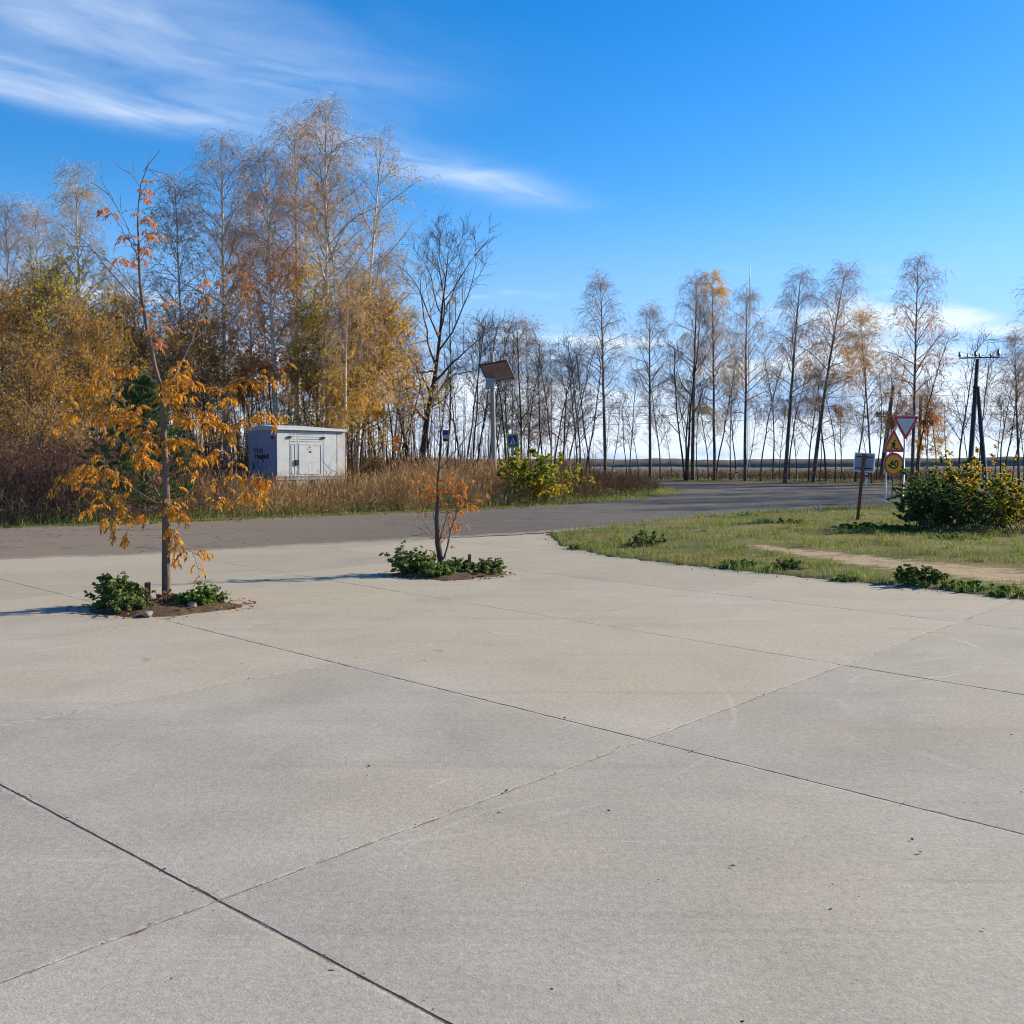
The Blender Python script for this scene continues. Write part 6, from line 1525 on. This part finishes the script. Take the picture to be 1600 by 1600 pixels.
    s2 = grow(P0, np.stack([rng.normal(0, 0.07, N), rng.normal(0, 0.07, N), np.ones(N)], -1), h, 6, rng, -0.01, 0.04); m2 = MB(); m2.tube(s2, taper(N, 6, 0.035, 0.008), 4)
    pos, tan, r, tt = spawn(s2, taper(N, 6, 0.035, 0.008), 9, 0.15, 1.0, rng); sh = grow(pos, turn(tan, 0.8, rng), rng.uniform(0.3, 1.2, len(pos)), 4, rng, -0.04, 0.15); m2.tube(sh, taper(len(sh), 4, 0.011, 0.004), 3)
    tag(m2.obj('deep_wood', 'twig_ash'), 'mass of fine bare stems deep in the wood behind the named trees', 'woods', kind='stuff')
    tag(mb.obj('woodland_brush', 'weed_brown'), 'low brown brush on the woodland floor behind the road', 'brush', kind='stuff')
def sxp(x, y): return 800 + 1600 * np.asarray(x) / np.asarray(y)
build_verge()
def flat_bits(mb, x, y, z, L, W, rng, lift=0.02):
    N = len(x); a = rng.uniform(0, 6.283, N); d = np.stack([np.cos(a), np.sin(a), rng.normal(0, 0.25, N)], -1); sd_ = np.stack([-np.sin(a), np.cos(a), rng.normal(0, 0.3, N)], -1)
    p = np.stack([x, y, z], -1); up = np.array([0, 0, 1.0])
    v = np.stack([p - d * L[:, None] / 2, p + sd_ * W[:, None] / 2 + up * lift * L[:, None] * 8, p + d * L[:, None] / 2 + up * lift * L[:, None] * 5, p - sd_ * W[:, None] / 2 + up * 0.002], 1)
    v[..., 2] = np.maximum(v[..., 2], z[:, None] + 0.001)
    mb.add(v, np.arange(N * 4).reshape(N, 4))
def build_litter():
    rng = np.random.RandomState(52)
    # drift of fallen leaves along the far asphalt edge
    x, y = scatter(120000, -20, 8, 20, 52, rng); s = polydist(PAVE, x, y); k = (np.abs(s + 0.02) < 0.42) & (polydist(VPOLY, x, y) < 1.2) & (rng.uniform(0, 1, len(x)) < np.exp(-np.abs(s) / 0.16) * np.clip(0.5 + vnoise(x, y, 0.9, 20), 0.05, 1)); x, y, s = x[k], y[k], s[k]
    z = np.maximum(ground_z(x, y), S(y) + 0.02); mb = MB(); L = rng.uniform(0.05, 0.10, len(x)); flat_bits(mb, x, y, z + 0.004, L, L * 0.55, rng, 0.04)
    tag(mb.obj('leaf_drift', 'litter'), 'drift of fallen orange leaves along the far edge of the asphalt', 'fallen leaves', kind='stuff')
    # leaves in and around the planting beds
    mb = MB()
    for cx, cy, a, b in PITS:
        n = 260; t = rng.uniform(0, 6.283, n); r = np.sqrt(rng.uniform(0, 1.5, n)); x = cx + a * r * np.cos(t); y = cy + b * r * np.sin(t); z = np.maximum(0.0, 0.075 * (1 - r ** 2)) + 0.008
        L = rng.uniform(0.03, 0.075, n); flat_bits(mb, x, y, z, L, L * 0.4, rng, 0.04)
    tag(mb.obj('bed_leaf_litter', 'litter'), 'fallen leaves on the soil of the planting beds', 'fallen leaves', kind='stuff')
    # grit and leaf crumbs strewn over the concrete
    x, y = scatter(3600, -9, 9, 2.6, 24, rng); k = (polydist(APRON, x, y) < -0.05) & (np.abs(x) < y * 0.55 + 0.3) & (rng.uniform(0, 1, len(x)) < np.interp(y, [2.6, 5, 24], [0.05, 0.12, 0.28])); x, y = x[k], y[k]
    mb = MB(); L = np.abs(rng.normal(0.008, 0.008, len(x))) + 0.006; flat_bits(mb, x, y, np.full(len(x), 0.004), L, L * 0.45, rng, 0.03)
    # chipped crumbs along the joints
    for fam, rngk in ((U, range(-1, 6)), (V, range(-1, 5))):
        for kk in rngk:
            x0, y0, an = fam[kk]; t = rng.uniform(-14, 14, 700); o_ = rng.normal(0, 0.018, 700); x = x0 + t * math.cos(an) - o_ * math.sin(an); y = y0 + t * math.sin(an) + o_ * math.cos(an)
            k = (y > 2.4) & (y < 15) & (np.abs(x) < y * 0.55) & (polydist(APRON, x, y) < -0.1) & (rng.uniform(0, 1, 700) < 0.5 + 0.5 * vnoise(x, y, 2.0, 33)); x, y = x[k], y[k]
            L = np.abs(rng.normal(0.004, 0.006, len(x))) + 0.003; flat_bits(mb, x, y, np.full(len(x), 0.004), L, L * 0.6, rng, 0.05)
    # crumbs along the rim of the grass
    x, y = scatter(60000, 0.5, 14, 8, 26, rng); s = polydist(PAVE, x, y); k = (s < 0.03) & (s > -0.8) & (rng.uniform(0, 1, len(x)) < np.exp(s / 0.18) * 0.35); x, y = x[k], y[k]
    L = rng.uniform(0.012, 0.04, len(x)); flat_bits(mb, x, y, np.full(len(x), 0.006), L, L * 0.6, rng, 0.05)
    tag(mb.obj('yard_crumbs', 'debris'), 'crumbs of dirt and dead leaf strewn over the concrete', 'debris', kind='stuff')
build_litter()

# ------------------------------------------------------------------ far woods and hills at the horizon
def build_far():
    rng = np.random.RandomState(53)
    # low wooded ridges, one behind the other
    for j, (d, h0, h1, mt, sd_) in enumerate(((200, 0.3, 1.5, 'far_green', 21), (300, 1.6, 4.2, 'far_wood', 25), (480, 3.0, 7.5, 'far_wood', 28))):
        az = np.radians(np.linspace(-48, 48, 3600)); deg = np.degrees(az)
        top = np.zeros(len(az))
        for step, amp in ((640, 0.6), (230, 0.35), (70, 0.12), (24, 0.06), (8, 0.05)):
            kx = np.arange(0, len(az) + step, step) + rng.uniform(-0.3, 0.3, len(np.arange(0, len(az) + step, step))) * step
            top += amp * np.interp(np.arange(len(az)), np.sort(kx), rng.uniform(-1, 1, len(kx)))
        top = np.convolve(np.pad(top, 7, 'edge'), np.hanning(17)[1:-1] / np.hanning(17).sum(), 'valid')
        top = h0 + (h1 - h0) * np.clip(0.5 + 0.6 * top, 0, 1.3)
        prof = [(0, -0.5), (6, 0.55), (12, 1.0), (40, 0.8)]
        V_ = np.stack([np.stack([(d + dd) * np.sin(az), (d + dd) * np.cos(az), top * f - (0.5 if f < 0 else 0)], -1) for dd, f in prof], 1)
        idx = np.arange(len(az) * 4).reshape(-1, 4); q = np.stack([idx[:-1, :-1], idx[1:, :-1], idx[1:, 1:], idx[:-1, 1:]], -1)
        mb = MB(); mb.add(V_, q); tag(mb.obj('far_hills', mt, None, True), kind='structure')
build_far()
